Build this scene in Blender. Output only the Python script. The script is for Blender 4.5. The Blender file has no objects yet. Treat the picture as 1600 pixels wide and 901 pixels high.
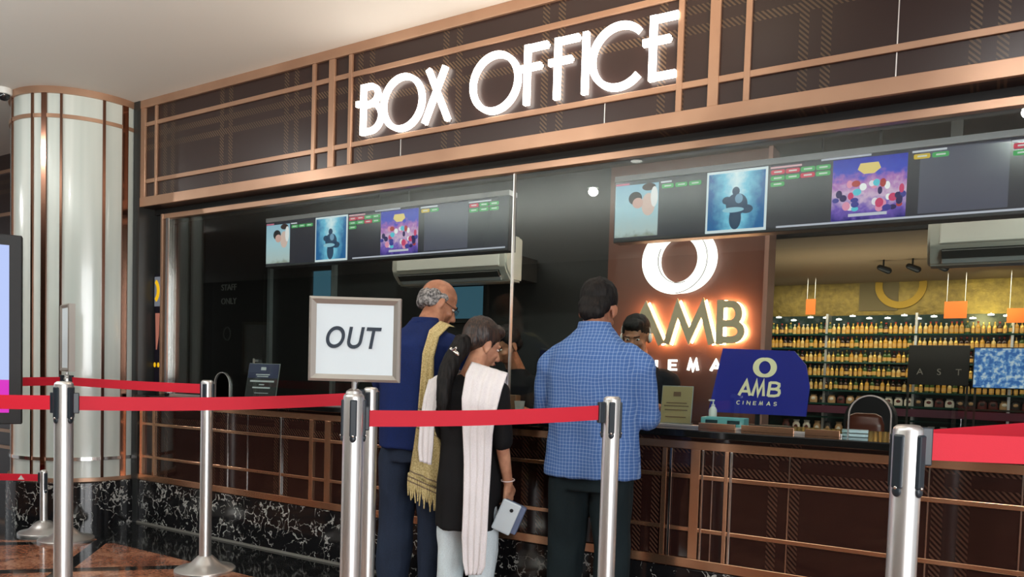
import bpy, bmesh, math, random
from math import sin, cos, pi, radians
from mathutils import Vector, Matrix, noise
random.seed(7)
C = bpy.context.scene.collection
V = Vector

# ------------------------------------------------------------------ camera
H, D = 1.13, 3.27
yaw, pitch, roll = 0.551784, -0.0428204, 0.0298033
F0 = V((-sin(yaw), cos(yaw), 0)); R0 = V((cos(yaw), sin(yaw), 0)); U0 = V((0, 0, 1))
F2 = F0*cos(pitch) + U0*sin(pitch); U2 = U0*cos(pitch) - F0*sin(pitch)
R3 = R0*cos(roll) + U2*sin(roll); U3 = U2*cos(roll) - R0*sin(roll)
cam_d = bpy.data.cameras.new('camera'); cam = bpy.data.objects.new('camera', cam_d); C.objects.link(cam)
M = Matrix((R3, U3, -F2)).transposed().to_4x4(); M.translation = V((0, -D, H))
cam.matrix_world = M
cam_d.sensor_width = 36; cam_d.lens = 36*1200/1600; cam_d.shift_y = (637.73-450.5)/1600
cam_d.clip_start = 0.05
bpy.context.scene.camera = cam

# ------------------------------------------------------------------ light and exposure
sc = bpy.context.scene
sc.view_settings.view_transform = 'Standard'; sc.view_settings.look = 'None'
sc.view_settings.gamma = 1; sc.view_settings.use_curve_mapping = False
sc.view_settings.exposure = 0.0
w = bpy.data.worlds.new('world'); sc.world = w; w.use_nodes = True
w.node_tree.nodes['Background'].inputs[0].default_value = (0.92, 0.96, 1.0, 1)
w.node_tree.nodes['Background'].inputs[1].default_value = 0.7

def area(name, loc, target, size, size_y, power, col=(1, 1, 1)):
    l = bpy.data.lights.new(name, 'AREA'); l.shape = 'RECTANGLE'; l.size = size; l.size_y = size_y
    l.energy = power; l.color = col
    o = bpy.data.objects.new(name, l); C.objects.link(o); o.location = loc
    o.rotation_euler = (V(target)-V(loc)).to_track_quat('-Z', 'Y').to_euler()
    return o
def spot(name, loc, target, power, ang, col=(1, 1, 1), blend=1, rad=.05):
    l = bpy.data.lights.new(name, 'SPOT'); l.energy = power; l.color = col; l.spot_size = radians(ang)
    l.spot_blend = blend; l.shadow_soft_size = rad
    o = bpy.data.objects.new(name, l); C.objects.link(o); o.location = loc
    o.rotation_euler = (V(target)-V(loc)).to_track_quat('-Z', 'Y').to_euler()
    return o
area('hall_fill', (4.6, -5.6, 1.9), (-2.2, -.4, 1.1), 3.4, 2.6, 330, (0.97, 0.985, 1.0))  # unseen fill panel added for post highlights, kept out of the glass
for q_, (lx, ly) in enumerate(((-5.58, -2.245), (-3.33, -3.276), (-9.48, -3.275), (.15, -2.5), (1.9, -3.2))):
    spot('queue_downlight', (lx, ly, 2.93), (max(lx, -5)+.3, -.3, .9), 58, 110, (1, .97, .94), 1, .04)
spot('warm_ceiling_fill', (.25, -1.35, 1.75), (-2.1, -.45, 2.97), 420, 60, (1.0, 0.80, 0.60), 1, .06)  # unseen lamp added for the warm glow on the ceiling
area('ceiling_fill', (-3.6, -3.6, 1.9), (-3.6, -3.6, 2.97), 5.0, 1.0, 200, (0.93, 0.99, 0.97))  # upward fill added to brighten the ceiling; no fixture stands there
area('booth_fill', (-1.6, 0.50, 2.43), (-1.6, 0.85, 1.6), 5.0, 0.1, 30, (1, 0.94, 0.86))  # unseen strip lamp added to brighten the air conditioners
spot('shop_wall_spot', (-0.1, 4.9, 1.9), (0.15, 6.3, 2.14), 38, 46, (1, 0.85, 0.35), 1)
area('shop_light', (-0.6, 5.2, 2.24), (-0.6, 5.5, 0), 3.6, 0.8, 55, (1, 0.86, 0.66))
area('shop_ceiling_fill', (-0.9, 4.2, 1.5), (-0.9, 4.4, 2.3), 2.0, 0.4, 9, (1, 0.9, 0.75))  # extra upward lamp put in to lift the shop ceiling

# ------------------------------------------------------------------ materials
def lin(c):
    return tuple((x/255/12.92 if x/255 <= .04045 else ((x/255+.055)/1.055)**2.4) for x in c) + (1,)
def mat(name, col, rough=.5, metal=0, spec=.5, coat=0, emit=None, es=0, alpha=None):
    m = bpy.data.materials.new(name); m.use_nodes = True
    b = m.node_tree.nodes['Principled BSDF']
    b.inputs['Base Color'].default_value = col if len(col) == 4 else tuple(col)+(1,)
    b.inputs['Roughness'].default_value = rough; b.inputs['Metallic'].default_value = metal
    b.inputs['Specular IOR Level'].default_value = spec; b.inputs['Coat Weight'].default_value = coat
    b.inputs['Coat Roughness'].default_value = .03
    if emit: b.inputs['Emission Color'].default_value = emit if len(emit) == 4 else tuple(emit)+(1,); b.inputs['Emission Strength'].default_value = es
    return m
class NT:
    def __init__(s, m): s.t = m.node_tree; s.b = s.t.nodes['Principled BSDF']; s.L = s.t.links.new
    def n(s, typ, **k):
        x = s.t.nodes.new(typ)
        for a, v in k.items(): setattr(x, a, v)
        return x
    def math(s, op, a, b=None, clamp=False):
        x = s.n('ShaderNodeMath', operation=op); x.use_clamp = clamp
        for i, v in enumerate((a, b)):
            if v is None: continue
            if isinstance(v, (int, float)): x.inputs[i].default_value = v
            else: s.L(v, x.inputs[i])
        return x.outputs[0]
    def mix(s, fac, a, b):
        x = s.n('ShaderNodeMix', data_type='RGBA')
        for i, v in ((0, fac), (6, a), (7, b)):
            if isinstance(v, (int, float)): x.inputs[i].default_value = v
            elif isinstance(v, tuple): x.inputs[i].default_value = v
            else: s.L(v, x.inputs[i])
        return x.outputs[2]
    def noise(s, vec, scale, detail=3, rough=.5, dist=0):
        x = s.n('ShaderNodeTexNoise'); x.inputs['Scale'].default_value = scale; x.inputs['Detail'].default_value = detail
        x.inputs['Roughness'].default_value = rough; x.inputs['Distortion'].default_value = dist
        if vec is not None: s.L(vec, x.inputs['Vector'])
        return x
    def pos(s):
        g = s.n('ShaderNodeNewGeometry'); sp = s.n('ShaderNodeSeparateXYZ'); s.L(g.outputs['Position'], sp.inputs[0])
        return g.outputs['Position'], sp.outputs[0], sp.outputs[1], sp.outputs[2]
    def obj(s):
        g = s.n('ShaderNodeTexCoord'); sp = s.n('ShaderNodeSeparateXYZ'); s.L(g.outputs['Object'], sp.inputs[0])
        return g.outputs['Object'], sp.outputs[0], sp.outputs[1], sp.outputs[2]
    def bump(s, h, strength=.3, dist=.005):
        x = s.n('ShaderNodeBump'); x.inputs['Strength'].default_value = strength; x.inputs['Distance'].default_value = dist
        s.L(h, x.inputs['Height']); s.L(x.outputs[0], s.b.inputs['Normal'])
    def ramp(s, fac, stops):
        x = s.n('ShaderNodeValToRGB'); s.L(fac, x.inputs[0]); e = x.color_ramp.elements
        e[0].position, e[0].color = stops[0]; e[1].position, e[1].color = stops[-1]
        for p, c in stops[1:-1]:
            k = e.new(p); k.color = c
        return x.outputs[0]

m_gold = mat('bronze_metal', lin((180, 144, 118)), .33, .55)
n = NT(m_gold); p, x, y, z = n.pos(); f = n.noise(p, 3, 2); n.L(n.ramp(f.outputs[0], [(.3, lin((164, 128, 104))), (.75, lin((184, 148, 122)))]), n.b.inputs['Base Color'])
m_gold2 = mat('polished_bronze', lin((212, 166, 132)), .2, .92)
m_chrome = mat('polished_steel', (0.75, 0.72, 0.68, 1), .12, 1)
m_steel = mat('brushed_steel', (0.80, 0.79, 0.77, 1), .34, .92)
n = NT(m_steel); tc, x, y, z = n.obj(); mp = n.n('ShaderNodeMapping'); mp.inputs['Scale'].default_value = (220, 220, 3); n.L(tc, mp.inputs[0])
f = n.noise(mp.outputs[0], 1, 2); n.L(n.math('ADD', n.math('MULTIPLY', f.outputs[0], .06), .31), n.b.inputs['Roughness'])
m_black = mat('black_plastic', lin((24, 28, 32)), .4)
m_dark = mat('dark_matte', lin((26, 26, 25)), .6)
m_white = mat('white_plastic', lin((222, 224, 220)), .4)

def plaid(name, base, hatch, period=.597, x0=-.647, z0=.0, zper=10., rough=.3):
    m = mat(name, base, rough, 0, .5, 0)
    n = NT(m); p, x, y, z = n.pos()
    def bands(c, off, per):
        t = n.math('MULTIPLY', n.math('FRACT', n.math('ADD', n.math('DIVIDE', n.math('SUBTRACT', c, off), per), .5)), per)
        t = n.math('ABSOLUTE', n.math('SUBTRACT', t, per/2))
        return n.math('COMPARE', t, .042), t
    def band(c, off, per):
        t = n.math('MULTIPLY', n.math('FRACT', n.math('ADD', n.math('DIVIDE', n.math('SUBTRACT', c, off), per), .5)), per)
        t = n.math('ABSOLUTE', n.math('SUBTRACT', n.math('ABSOLUTE', n.math('SUBTRACT', t, per/2)), .043))
        return n.math('LESS_THAN', t, .019)
    b = n.math('MAXIMUM', band(x, x0, period), band(z, z0, zper))
    h = n.math('GREATER_THAN', n.math('FRACT', n.math('DIVIDE', n.math('ADD', x, z), .021)), .52)
    mask = n.math('MULTIPLY', b, h)
    fn = n.noise(p, 2.2, 2)
    mask = n.math('MULTIPLY', mask, n.math('ADD', n.math('MULTIPLY', fn.outputs[0], .8), .1))
    dark = n.mix(n.math('MULTIPLY', b, .55), base, tuple(v*.25 for v in base[:3])+(1,))
    n.L(n.mix(mask, dark, hatch), n.b.inputs['Base Color'])
    return m
m_panel = plaid('brown_tartan_glass', lin((42, 26, 23)), lin((112, 88, 66)), z0=2.685, zper=9)
m_cpanel = plaid('brown_tartan_counter', lin((40, 22, 19)), lin((92, 66, 54)), x0=-1.285, z0=.79, zper=9, rough=.07)

def marble_black():
    m = mat('black_veined_marble', (0.01, 0.01, 0.011, 1), .1, 0, .5)
    n = NT(m); p, x, y, z = n.pos()
    d = n.noise(p, 7, 4); mx = n.n('ShaderNodeVectorMath', operation='MULTIPLY_ADD'); n.L(d.outputs['Color'], mx.inputs[0])
    mx.inputs[1].default_value = (.34, .34, .34); n.L(p, mx.inputs[2])
    v = n.n('ShaderNodeTexVoronoi', feature='DISTANCE_TO_EDGE'); v.inputs['Scale'].default_value = 12; n.L(mx.outputs[0], v.inputs['Vector'])
    pt = n.noise(p, 9, 3); thr = n.math('MULTIPLY', n.math('SUBTRACT', pt.outputs[0], .42, ), .32, True)
    line = n.math('LESS_THAN', v.outputs[0], thr)
    br = n.noise(p, 45, 2)
    line = n.math('MULTIPLY', line, n.math('GREATER_THAN', br.outputs[0], .44))
    n.L(n.mix(line, (0.008, 0.008, 0.009, 1), lin((165, 165, 160))), n.b.inputs['Base Color'])
    return m
m_marble = marble_black()

def floor_mat():
    m = mat('polished_floor_marble', (0.3, 0.14, 0.08, 1), .07, 0, .5)
    n = NT(m); p, x, y, z = n.pos()
    a = n.noise(p, 5, 6, .62, .6); c = n.noise(p, 60, 3, .7)
    t = n.math('ADD', n.math('MULTIPLY', a.outputs[0], .6), n.math('MULTIPLY', c.outputs[0], .4))
    brown = n.ramp(t, [(.36, lin((92, 52, 40))), (.5, lin((152, 98, 74))), (.62, lin((196, 146, 116)))])
    k = n.noise(p, 12, 4, .6); blk = n.ramp(k.outputs[0], [(.45, lin((20, 21, 22))), (.75, lin((48, 50, 50)))])
    s1 = n.math('LESS_THAN', n.math('FRACT', n.math('ADD', n.math('SUBTRACT', x, y), 4.27)), .12)
    s2 = n.math('LESS_THAN', n.math('FRACT', n.math('ADD', n.math('ADD', x, y), .30)), .12)
    bd = n.math('GREATER_THAN', y, -.485)
    dx = n.math('ADD', x, 5.68); dy = n.math('ADD', y, .08)
    rr = n.math('LESS_THAN', n.math('ADD', n.math('MULTIPLY', dx, dx), n.math('MULTIPLY', dy, dy)), .80)
    mask = n.math('MAXIMUM', n.math('MAXIMUM', s1, s2), n.math('MAXIMUM', bd, rr))
    n.L(n.mix(mask, brown, blk), n.b.inputs['Base Color'])
    return m
m_floor = floor_mat()
m_ceil = mat('white_ceiling_paint', lin((222, 220, 214)), .8)
n = NT(m_ceil); p, x, y, z = n.pos(); f = n.noise(p, 4, 3); n.bump(f.outputs[0], .1, .01)

def glass_mat():
    m = bpy.data.materials.new('clear_glazing'); m.use_nodes = True; t = m.node_tree; t.nodes.clear()
    o = t.nodes.new('ShaderNodeOutputMaterial'); mx = t.nodes.new('ShaderNodeMixShader')
    tr = t.nodes.new('ShaderNodeBsdfTransparent'); tr.inputs[0].default_value = (.86, .90, .88, 1)
    gl = t.nodes.new('ShaderNodeBsdfGlossy'); gl.inputs['Roughness'].default_value = .01
    fr = t.nodes.new('ShaderNodeFresnel'); ge = t.nodes.new('ShaderNodeNewGeometry'); mr = t.nodes.new('ShaderNodeMapRange')
    mr.inputs['To Min'].default_value = 1.42; mr.inputs['To Max'].default_value = 1/1.42
    t.links.new(ge.outputs['Backfacing'], mr.inputs['Value']); t.links.new(mr.outputs[0], fr.inputs[0])
    t.links.new(fr.outputs[0], mx.inputs[0]); t.links.new(tr.outputs[0], mx.inputs[1]); t.links.new(gl.outputs[0], mx.inputs[2])
    t.links.new(mx.outputs[0], o.inputs[0]); return m
m_glass = glass_mat()
def emis(name, col, s):
    return mat(name, (0, 0, 0, 1), .4, 0, .3, 0, col, s)
m_letter = emis('lit_white_acrylic', (1, .90, .80, 1), 8.0)
m_logo = emis('lit_white_logo', (1, .93, .88, 1), 3.0)
m_halo = emis('warm_led_strip', (1, .30, .06, 1), 9.0)
m_brass = mat('brushed_brass', lin((176, 162, 132)), .4, .15)
m_col = mat('white_back_painted_glass', lin((206, 214, 208)), .18, 0, .5, .3)
n = NT(m_col); p, x, y, z = n.pos(); mp = n.n('ShaderNodeMapping'); mp.inputs['Scale'].default_value = (9, 9, .3); n.L(p, mp.inputs[0])
f = n.noise(mp.outputs[0], 1, 2); n.L(n.ramp(f.outputs[0], [(.35, lin((188, 198, 192))), (.7, lin((216, 222, 216)))]), n.b.inputs['Base Color'])
m_red = mat('red_webbing', lin((214, 22, 50)), .65)
n = NT(m_red); tc, x, y, z = n.obj(); f = n.noise(tc, 500, 2); n.bump(f.outputs[0], .2, .001)
m_rubber = mat('rubber_rim', lin((40, 40, 42)), .7)

# ------------------------------------------------------------------ mesh helpers
def link(name, bm, m=None, parent=None, smooth=False, loc=None, kind=None):
    me = bpy.data.meshes.new(name); bmesh.ops.recalc_face_normals(bm, faces=bm.faces); bm.to_mesh(me); bm.free()
    o = bpy.data.objects.new(name, me); C.objects.link(o)
    if m: me.materials.append(m)
    if smooth:
        for p in me.polygons: p.use_smooth = True
        if smooth == 'auto':
            me.set_sharp_from_angle(angle=radians(35))
    if parent: o.parent = parent
    if loc: o.location = loc
    if kind: o['kind'] = kind
    return o
def empty(name, loc=(0, 0, 0), rz=0):
    o = bpy.data.objects.new(name, None); C.objects.link(o); o.location = loc; o.rotation_euler = (0, 0, rz); o.empty_display_size = .1
    return o
def tag(o, label, cat, group=None, kind=None):
    o['label'] = label; o['category'] = cat
    if group: o['group'] = group
    if kind: o['kind'] = kind
    return o
def NB(): return bmesh.new()
def box(bm, x0, x1, y0, y1, z0, z1, bev=0, mtx=None):
    r = bmesh.ops.create_cube(bm, size=1); vs = r['verts']
    for v in vs: v.co = V(((x0+x1)/2+v.co.x*(x1-x0), (y0+y1)/2+v.co.y*(y1-y0), (z0+z1)/2+v.co.z*(z1-z0)))
    if bev:
        es = list({e for v in vs for e in v.link_edges})
        rr = bmesh.ops.bevel(bm, geom=es, offset=bev, segments=2, profile=.5, affect='EDGES'); vs = list({v for f in rr['faces'] for v in f.verts} | {v for v in vs if v.is_valid})
    if mtx:
        for v in vs: v.co = mtx @ v.co
    return vs
def cap(bm, p0, r0, p1, r1, seg=14, m=None):
    """tapered rod with round ends"""
    p0 = V(p0); p1 = V(p1)
    if m: p0 = m @ p0; p1 = m @ p1
    d = p1-p0
    if d.length < 1e-6: d = V((0, 0, 1e-4))
    q = d.to_track_quat('Z', 'Y').to_matrix(); L = d.length
    rings = []
    for k in range(1, 5):
        a = pi/2*(k/4); rings.append((-r0*cos(a), r0*sin(a)))
    for k in range(0, 4):
        a = pi/2*(k/4); rings.append((L+r1*sin(a), r1*cos(a)))
    b = bm.verts.new(p0+q@V((0, 0, -r0))); t = bm.verts.new(p0+q@V((0, 0, L+r1)))
    prev = None
    for (h, r) in rings:
        cur = [bm.verts.new(p0+q@V((r*cos(2*pi*i/seg), r*sin(2*pi*i/seg), h))) for i in range(seg)]
        if prev is None:
            for i in range(seg): bm.faces.new((b, cur[(i+1) % seg], cur[i]))
        else:
            for i in range(seg): bm.faces.new((prev[i], prev[(i+1) % seg], cur[(i+1) % seg], cur[i]))
        prev = cur
    for i in range(seg): bm.faces.new((prev[i], prev[(i+1) % seg], t))
def chain(bm, pts, rs, seg=14, m=None):
    for i in range(len(pts)-1): cap(bm, pts[i], rs[i], pts[i+1], rs[i+1], seg, m)
def ell(bm, c, r, m=None, rot=None, sub=2):
    rr = bmesh.ops.create_icosphere(bm, subdivisions=sub+1, radius=1)
    for v in rr['verts']:
        q = V((v.co.x*r[0], v.co.y*r[1], v.co.z*r[2]))
        if rot: q = rot @ q
        q = q+V(c)
        v.co = (m @ q) if m else q
def loft(bm, rings, seg=28, m=None, power=2.0):
    """rings: (cx,cy,cz,rx,ry)"""
    prev = None; allr = []
    for (cx, cy, cz, rx, ry) in rings:
        cur = []
        for i in range(seg):
            a = 2*pi*i/seg; ca, sa = cos(a), sin(a)
            k = (abs(ca)**power+abs(sa)**power)**(-1/power)
            q = V((cx+rx*ca*k, cy+ry*sa*k, cz)); cur.append(bm.verts.new(m @ q if m else q))
        if prev:
            for i in range(seg): bm.faces.new((prev[i], prev[(i+1) % seg], cur[(i+1) % seg], cur[i]))
        else: bm.faces.new(list(reversed(cur)))
        prev = cur
    bm.faces.new(prev)
def lathe(bm, prof, seg=32, c=(0, 0, 0)):
    prev = None; c = V(c)
    for (r, z) in prof:
        if r < 1e-6: cur = [bm.verts.new(c+V((0, 0, z)))]
        else: cur = [bm.verts.new(c+V((r*cos(2*pi*i/seg), r*sin(2*pi*i/seg), z))) for i in range(seg)]
        if prev:
            for i in range(seg):
                j = (i+1) % seg
                if len(prev) == 1 and len(cur) > 1: bm.faces.new((prev[0], cur[j], cur[i]))
                elif len(cur) == 1 and len(prev) > 1: bm.faces.new((prev[i], prev[j], cur[0]))
                elif len(cur) > 1: bm.faces.new((prev[i], prev[j], cur[j], cur[i]))
        prev = cur
def prism(bm, pts, y0, y1, m=None):
    """polygon in xz extruded along y"""
    a = [bm.verts.new((m @ V((x, y0, z))) if m else V((x, y0, z))) for x, z in pts]
    b = [bm.verts.new((m @ V((x, y1, z))) if m else V((x, y1, z))) for x, z in pts]
    bm.faces.new(a); bm.faces.new(list(reversed(b))); k = len(pts)
    for i in range(k): bm.faces.new((a[i], b[i], b[(i+1) % k], a[(i+1) % k]))
def stroke(bm, pts, wd, y0, y1, m=None, closed=False):
    """flat polyline stroke in xz with thickness wd, extruded in y, mitred"""
    n_ = len(pts); P = [V((a, b)) for a, b in pts]; L = []; R = []
    for i in range(n_):
        if closed: a = P[(i-1) % n_]; b = P[(i+1) % n_]
        else: a = P[max(i-1, 0)]; b = P[min(i+1, n_-1)]
        d1 = (P[i]-a).normalized() if (P[i]-a).length > 1e-9 else (b-P[i]).normalized()
        d2 = (b-P[i]).normalized() if (b-P[i]).length > 1e-9 else d1
        t = (d1+d2).normalized(); nrm = V((-t.y, t.x)); k = 1/max(.35, nrm.dot(V((-d1.y, d1.x))))
        L.append(P[i]+nrm*wd/2*k); R.append(P[i]-nrm*wd/2*k)
    mk = lambda q, yy: bm.verts.new((m @ V((q.x, yy, q.y))) if m else V((q.x, yy, q.y)))
    A = [mk(q, y0) for q in L]; B = [mk(q, y0) for q in R]; A2 = [mk(q, y1) for q in L]; B2 = [mk(q, y1) for q in R]
    rng = range(n_ if closed else n_-1)
    for i in rng:
        j = (i+1) % n_
        bm.faces.new((A[i], B[i], B[j], A[j])); bm.faces.new((A2[i], A2[j], B2[j], B2[i]))
        bm.faces.new((A[i], A[j], A2[j], A2[i])); bm.faces.new((B[i], B2[i], B2[j], B[j]))
    if not closed:
        bm.faces.new((A[0], A2[0], B2[0], B[0])); bm.faces.new((A[-1], B[-1], B2[-1], A2[-1]))
def arc(cx, cz, rx, rz, a0, a1, k=32):
    return [(cx+rx*cos(radians(a0+(a1-a0)*i/k)), cz+rz*sin(radians(a0+(a1-a0)*i/k))) for i in range(k+1)]
def tube(bm, pts, r, seg=10):
    chain(bm, pts, [r]*len(pts), seg)
def bake_remesh(name, bm, m, parent, voxel=.006, smooth=3, fold=None, post=None):
    me = bpy.data.meshes.new(name); bm.normal_update(); bm.to_mesh(me); bm.free()
    o = bpy.data.objects.new(name, me); C.objects.link(o)
    r = o.modifiers.new('r', 'REMESH'); r.mode = 'VOXEL'; r.voxel_size = voxel; r.adaptivity = 0
    if smooth:
        s = o.modifiers.new('s', 'SMOOTH'); s.iterations = smooth; s.factor = .5
    dg = bpy.context.evaluated_depsgraph_get(); dg.update()
    new = bpy.data.meshes.new_from_object(o.evaluated_get(dg)); o.modifiers.clear(); o.data = new; new.name = name
    if fold:
        nv = [v.normal.copy() for v in new.vertices]
        for v, nn in zip(new.vertices, nv): v.co += nn*fold(v.co)
    if post:
        for v in new.vertices: v.co = post(v.co)
    for p in new.polygons: p.use_smooth = True
    new.materials.clear(); new.materials.append(m)
    if parent: o.parent = parent
    return o
def text_mesh(name, body, size, m, parent=None, loc=(0, 0, 0), rot=(pi/2, 0, 0), extrude=.001, offset=0, shear=0, align='CENTER', sx=1, spacing=1):
    cu = bpy.data.curves.new(name, 'FONT'); cu.body = body; cu.size = size; cu.extrude = extrude; cu.offset = offset; cu.shear = shear
    cu.align_x = align; cu.align_y = 'CENTER'; cu.space_character = spacing
    o = bpy.data.objects.new(name, cu); C.objects.link(o)
    dg = bpy.context.evaluated_depsgraph_get(); dg.update()
    me = bpy.data.meshes.new_from_object(o.evaluated_get(dg)); bpy.data.objects.remove(o)
    me.transform(Matrix.Diagonal((sx, 1, 1, 1)))
    me.materials.clear(); me.materials.append(m)
    o = bpy.data.objects.new(name, me); C.objects.link(o); o.location = loc; o.rotation_euler = rot
    if parent: o.parent = parent
    return o

# ------------------------------------------------------------------ the setting
XL, XR = -5.14, 1.75
b = NB(); box(b, -16, 7, -7.6, 7.2, -.1, 0); link('floor', b, m_floor, kind='structure')
b = NB(); box(b, -16, 7, -7.6, .4, 2.97, 3.07); link('ceiling', b, m_ceil, kind='structure')
# shop wall beyond the column
b = NB(); box(b, -16, -5.9, .25, .4, 0, 2.97); link('wall_left', b, m_panel, kind='structure')
k = 1
for zz in (.33, .48, .70, 2.42, 2.80):
    b = NB(); box(b, -9, -5.9, .235, .25, zz, zz+.03); link('trim_%d' % k, b, m_gold, kind='structure'); k += 1
b = NB(); box(b, -16, 7, -7.6, -7.45, 0, 2.97); link('wall_back', b, mat('grey_hall_wall', lin((96, 92, 86)), .6), kind='structure')
# fascia carrier wall
b = NB(); box(b, XL, XR, .0, .10, 2.235, 2.97); link('wall_fascia', b, m_panel, kind='structure')
def trim(x0, x1, z0, z1, y0=-.018, y1=0., m=m_gold, bev=.002):
    global k
    b = NB(); box(b, x0, x1, y0, y1, z0, z1, bev); link('trim_%d' % k, b, m, kind='structure'); k += 1
trim(XL, XR, 2.915, 2.97); trim(XL, XR, 2.235, 2.30)
trim(XL, XR, 2.787, 2.815, -.012); trim(XL, XR, 2.395, 2.423, -.012)
for xc, wd in ((-5.105, .06), (-4.955, .024), (-3.434, .026), (-3.289, .046), (-3.144, .026), (-1.201, .026), (-1.05, .046), (-.908, .026), (1.0, .026), (1.15, .046), (1.3, .026)):
    trim(xc-wd/2, xc+wd/2, 2.30, 2.915, -.015)
# thin seams between the fascia glass panels
for xs in (-2.772, -1.557, -.348):
    trim(xs-.002, xs+.002, 2.30, 2.787 if xs > -1 else 2.395, -.004, m=m_steel, bev=0)
# soffit and door head
b = NB(); box(b, XL, XR, .10, .30, 2.20, 2.30); link('trim_%d' % k, b, m_dark, kind='structure'); k += 1
trim(-5.02, XR, 2.165, 2.2, .095, .135)
# pilaster between column and shop front
b = NB(); box(b, -5.20, -5.128, -.02, .16, 0, 2.97); link('wall_pilaster', b, mat('charcoal_pilaster', lin((38, 40, 40)), .35), kind='structure')
# side strip wall with the reflected sign strip, then jamb
b = NB(); box(b, -5.128, -4.985, .12, .16, .9, 2.2); link('wall_strip', b, m_dark, kind='structure')
trim(-5.045, -5.020, .92, 2.2, .09, .12); trim(-4.995, -4.955, .93, 2.17, .095, .14, m=m_chrome)
# booth walls
m_bwall = mat('dark_olive_booth_wall', lin((44, 42, 36)), .45)
m_bdark = mat('near_black_booth_wall', lin((20, 20, 19)), .5)
b = NB(); box(b, -7.0, -2.065, 1.2, 1.3, 0, 2.6); link('wall_booth_back', b, m_bdark, kind='structure')
m_brown = mat('warm_brown_feature_panel', lin((98, 62, 50)), .35)
b = NB(); box(b, -2.065, -1.094, 1.19, 1.3, 0, 2.6); link('wall_logo_panel', b, m_brown, kind='structure')
b = NB(); box(b, -1.094, -1.07, 1.16, 1.32, 0, 2.6); link('trim_%d' % k, b, mat('rose_edge_strip', lin((150, 110, 96)), .4), kind='structure'); k += 1
b = NB(); box(b, -7.0, 2.2, .14, 2.5, 2.45, 2.55); link('ceiling_booth', b, mat('brown_booth_ceiling', lin((70, 58, 44)), .6), kind='structure')
b = NB(); box(b, -7.0, -6.9, .16, 1.2, 0, 2.45); link('wall_booth_side', b, m_bdark, kind='structure')
b = NB(); box(b, 2.1, 2.2, .16, 6.4, 0, 2.6); link('wall_shop_right', b, m_bdark, kind='structure')
# shop mirrored in the right glass, built as a room behind it
m_goldwall = mat('gold_leaf_wall', lin((150, 122, 50)), .35, .6)
n = NT(m_goldwall); p, x, y, z = n.pos(); f = n.noise(p, 14, 5, .6); n.L(n.ramp(f.outputs[0], [(.3, lin((112, 96, 50))), (.7, lin((150, 128, 64)))]), n.b.inputs['Base Color']); n.bump(f.outputs[0], .4, .01)
b = NB(); box(b, -3.2, 2.2, 6.3, 6.4, 0, 2.6); link('wall_shop_back', b, m_goldwall, kind='structure')
b = NB(); box(b, -3.2, -3.1, 1.3, 6.3, 0, 2.6); link('wall_shop_left', b, m_goldwall, kind='structure')
b = NB(); box(b, -3.2, 2.2, 2.5, 6.4, 2.30, 2.36); link('ceiling_shop', b, mat('beige_shop_ceiling', lin((176, 150, 118)), .7), kind='structure')
b = NB(); box(b, -3.2, 2.2, 2.46, 2.56, 2.2, 2.5); link('trim_%d' % k, b, mat('grey_lintel', lin((70, 70, 64)), .5), kind='structure'); k += 1
b = NB(); box(b, -2.0, 2.1, 2.0, 2.05, 2.09, 2.12); link('trim_%d' % k, b, m_dark, kind='structure'); k += 1
# lower front: marble plinth
b = NB(); box(b, -5.13, XR, -.012, .10, 0, .305, .002); link('trim_%d' % k, b, m_marble, kind='structure'); k += 1
b = NB(); box(b, -5.13, XR, -.022, -.012, 0, .012); link('trim_%d' % k, b, mat('pale_grout_line', lin((120, 118, 112)), .5), kind='structure'); k += 1

# ------------------------------------------------------------------ ticket counter
ct = tag(empty('ticket_counter', (0, 0, 0)), 'long brown glass ticket counter with gold strips and black worktop', 'counter')
b = NB(); box(b, -5.13, XR, 0, .10, .305, .885); link('front_panel', b, m_cpanel, ct)
b = NB(); box(b, -5.13, XR, -.05, .72, .885, .918, .004)
m_top = mat('black_granite_worktop', lin((16, 17, 17)), .09); link('worktop', b, m_top, ct)
b = NB(); box(b, -5.13, XR, .62, .70, .02, .885); link('inner_panel', b, m_bdark, ct)
def strip(x0, x1, z0, z1, y0=-.014, m=m_gold2, bev=.002):
    b = NB(); box(b, x0, x1, y0, 0.0, z0, z1, bev); link('gold_strip' if m is m_gold2 else 'steel_strip', b, m, ct)
strip(-5.13, XR, .832, .868); strip(-5.13, XR, .310, .352)
strip(-5.13, XR, .703, .722, -.01); strip(-5.13, XR, .470, .489, -.01)
for xc, wd, mm in ((-5.10, .03, m_gold2), (-4.955, .022, m_gold2), (-3.668, .012, m_chrome), (-3.405, .03, m_gold2), (-3.27, .045, m_gold2), (-3.13, .03, m_gold2),
                   (-1.201, .022, m_gold2), (-1.172, .012, m_chrome), (-1.061, .042, m_gold2), (-1.028, .010, m_chrome), (-.925, .018, m_gold2), (-.905, .012, m_chrome), (1.0, .022, m_gold2), (1.15, .042, m_gold2), (1.3, .022, m_gold2)):
    strip(xc-wd/2, xc+wd/2, .352, .832, -.012, mm)
for xs in (-4.17, -3.98, -2.75, -2.3, -1.72, -.985, -.668, -.165, .128, .6):
    b = NB(); box(b, xs-.0025, xs+.0025, -.004, 0, .352, .832); link('panel_seam', b, m_chrome, ct)

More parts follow.
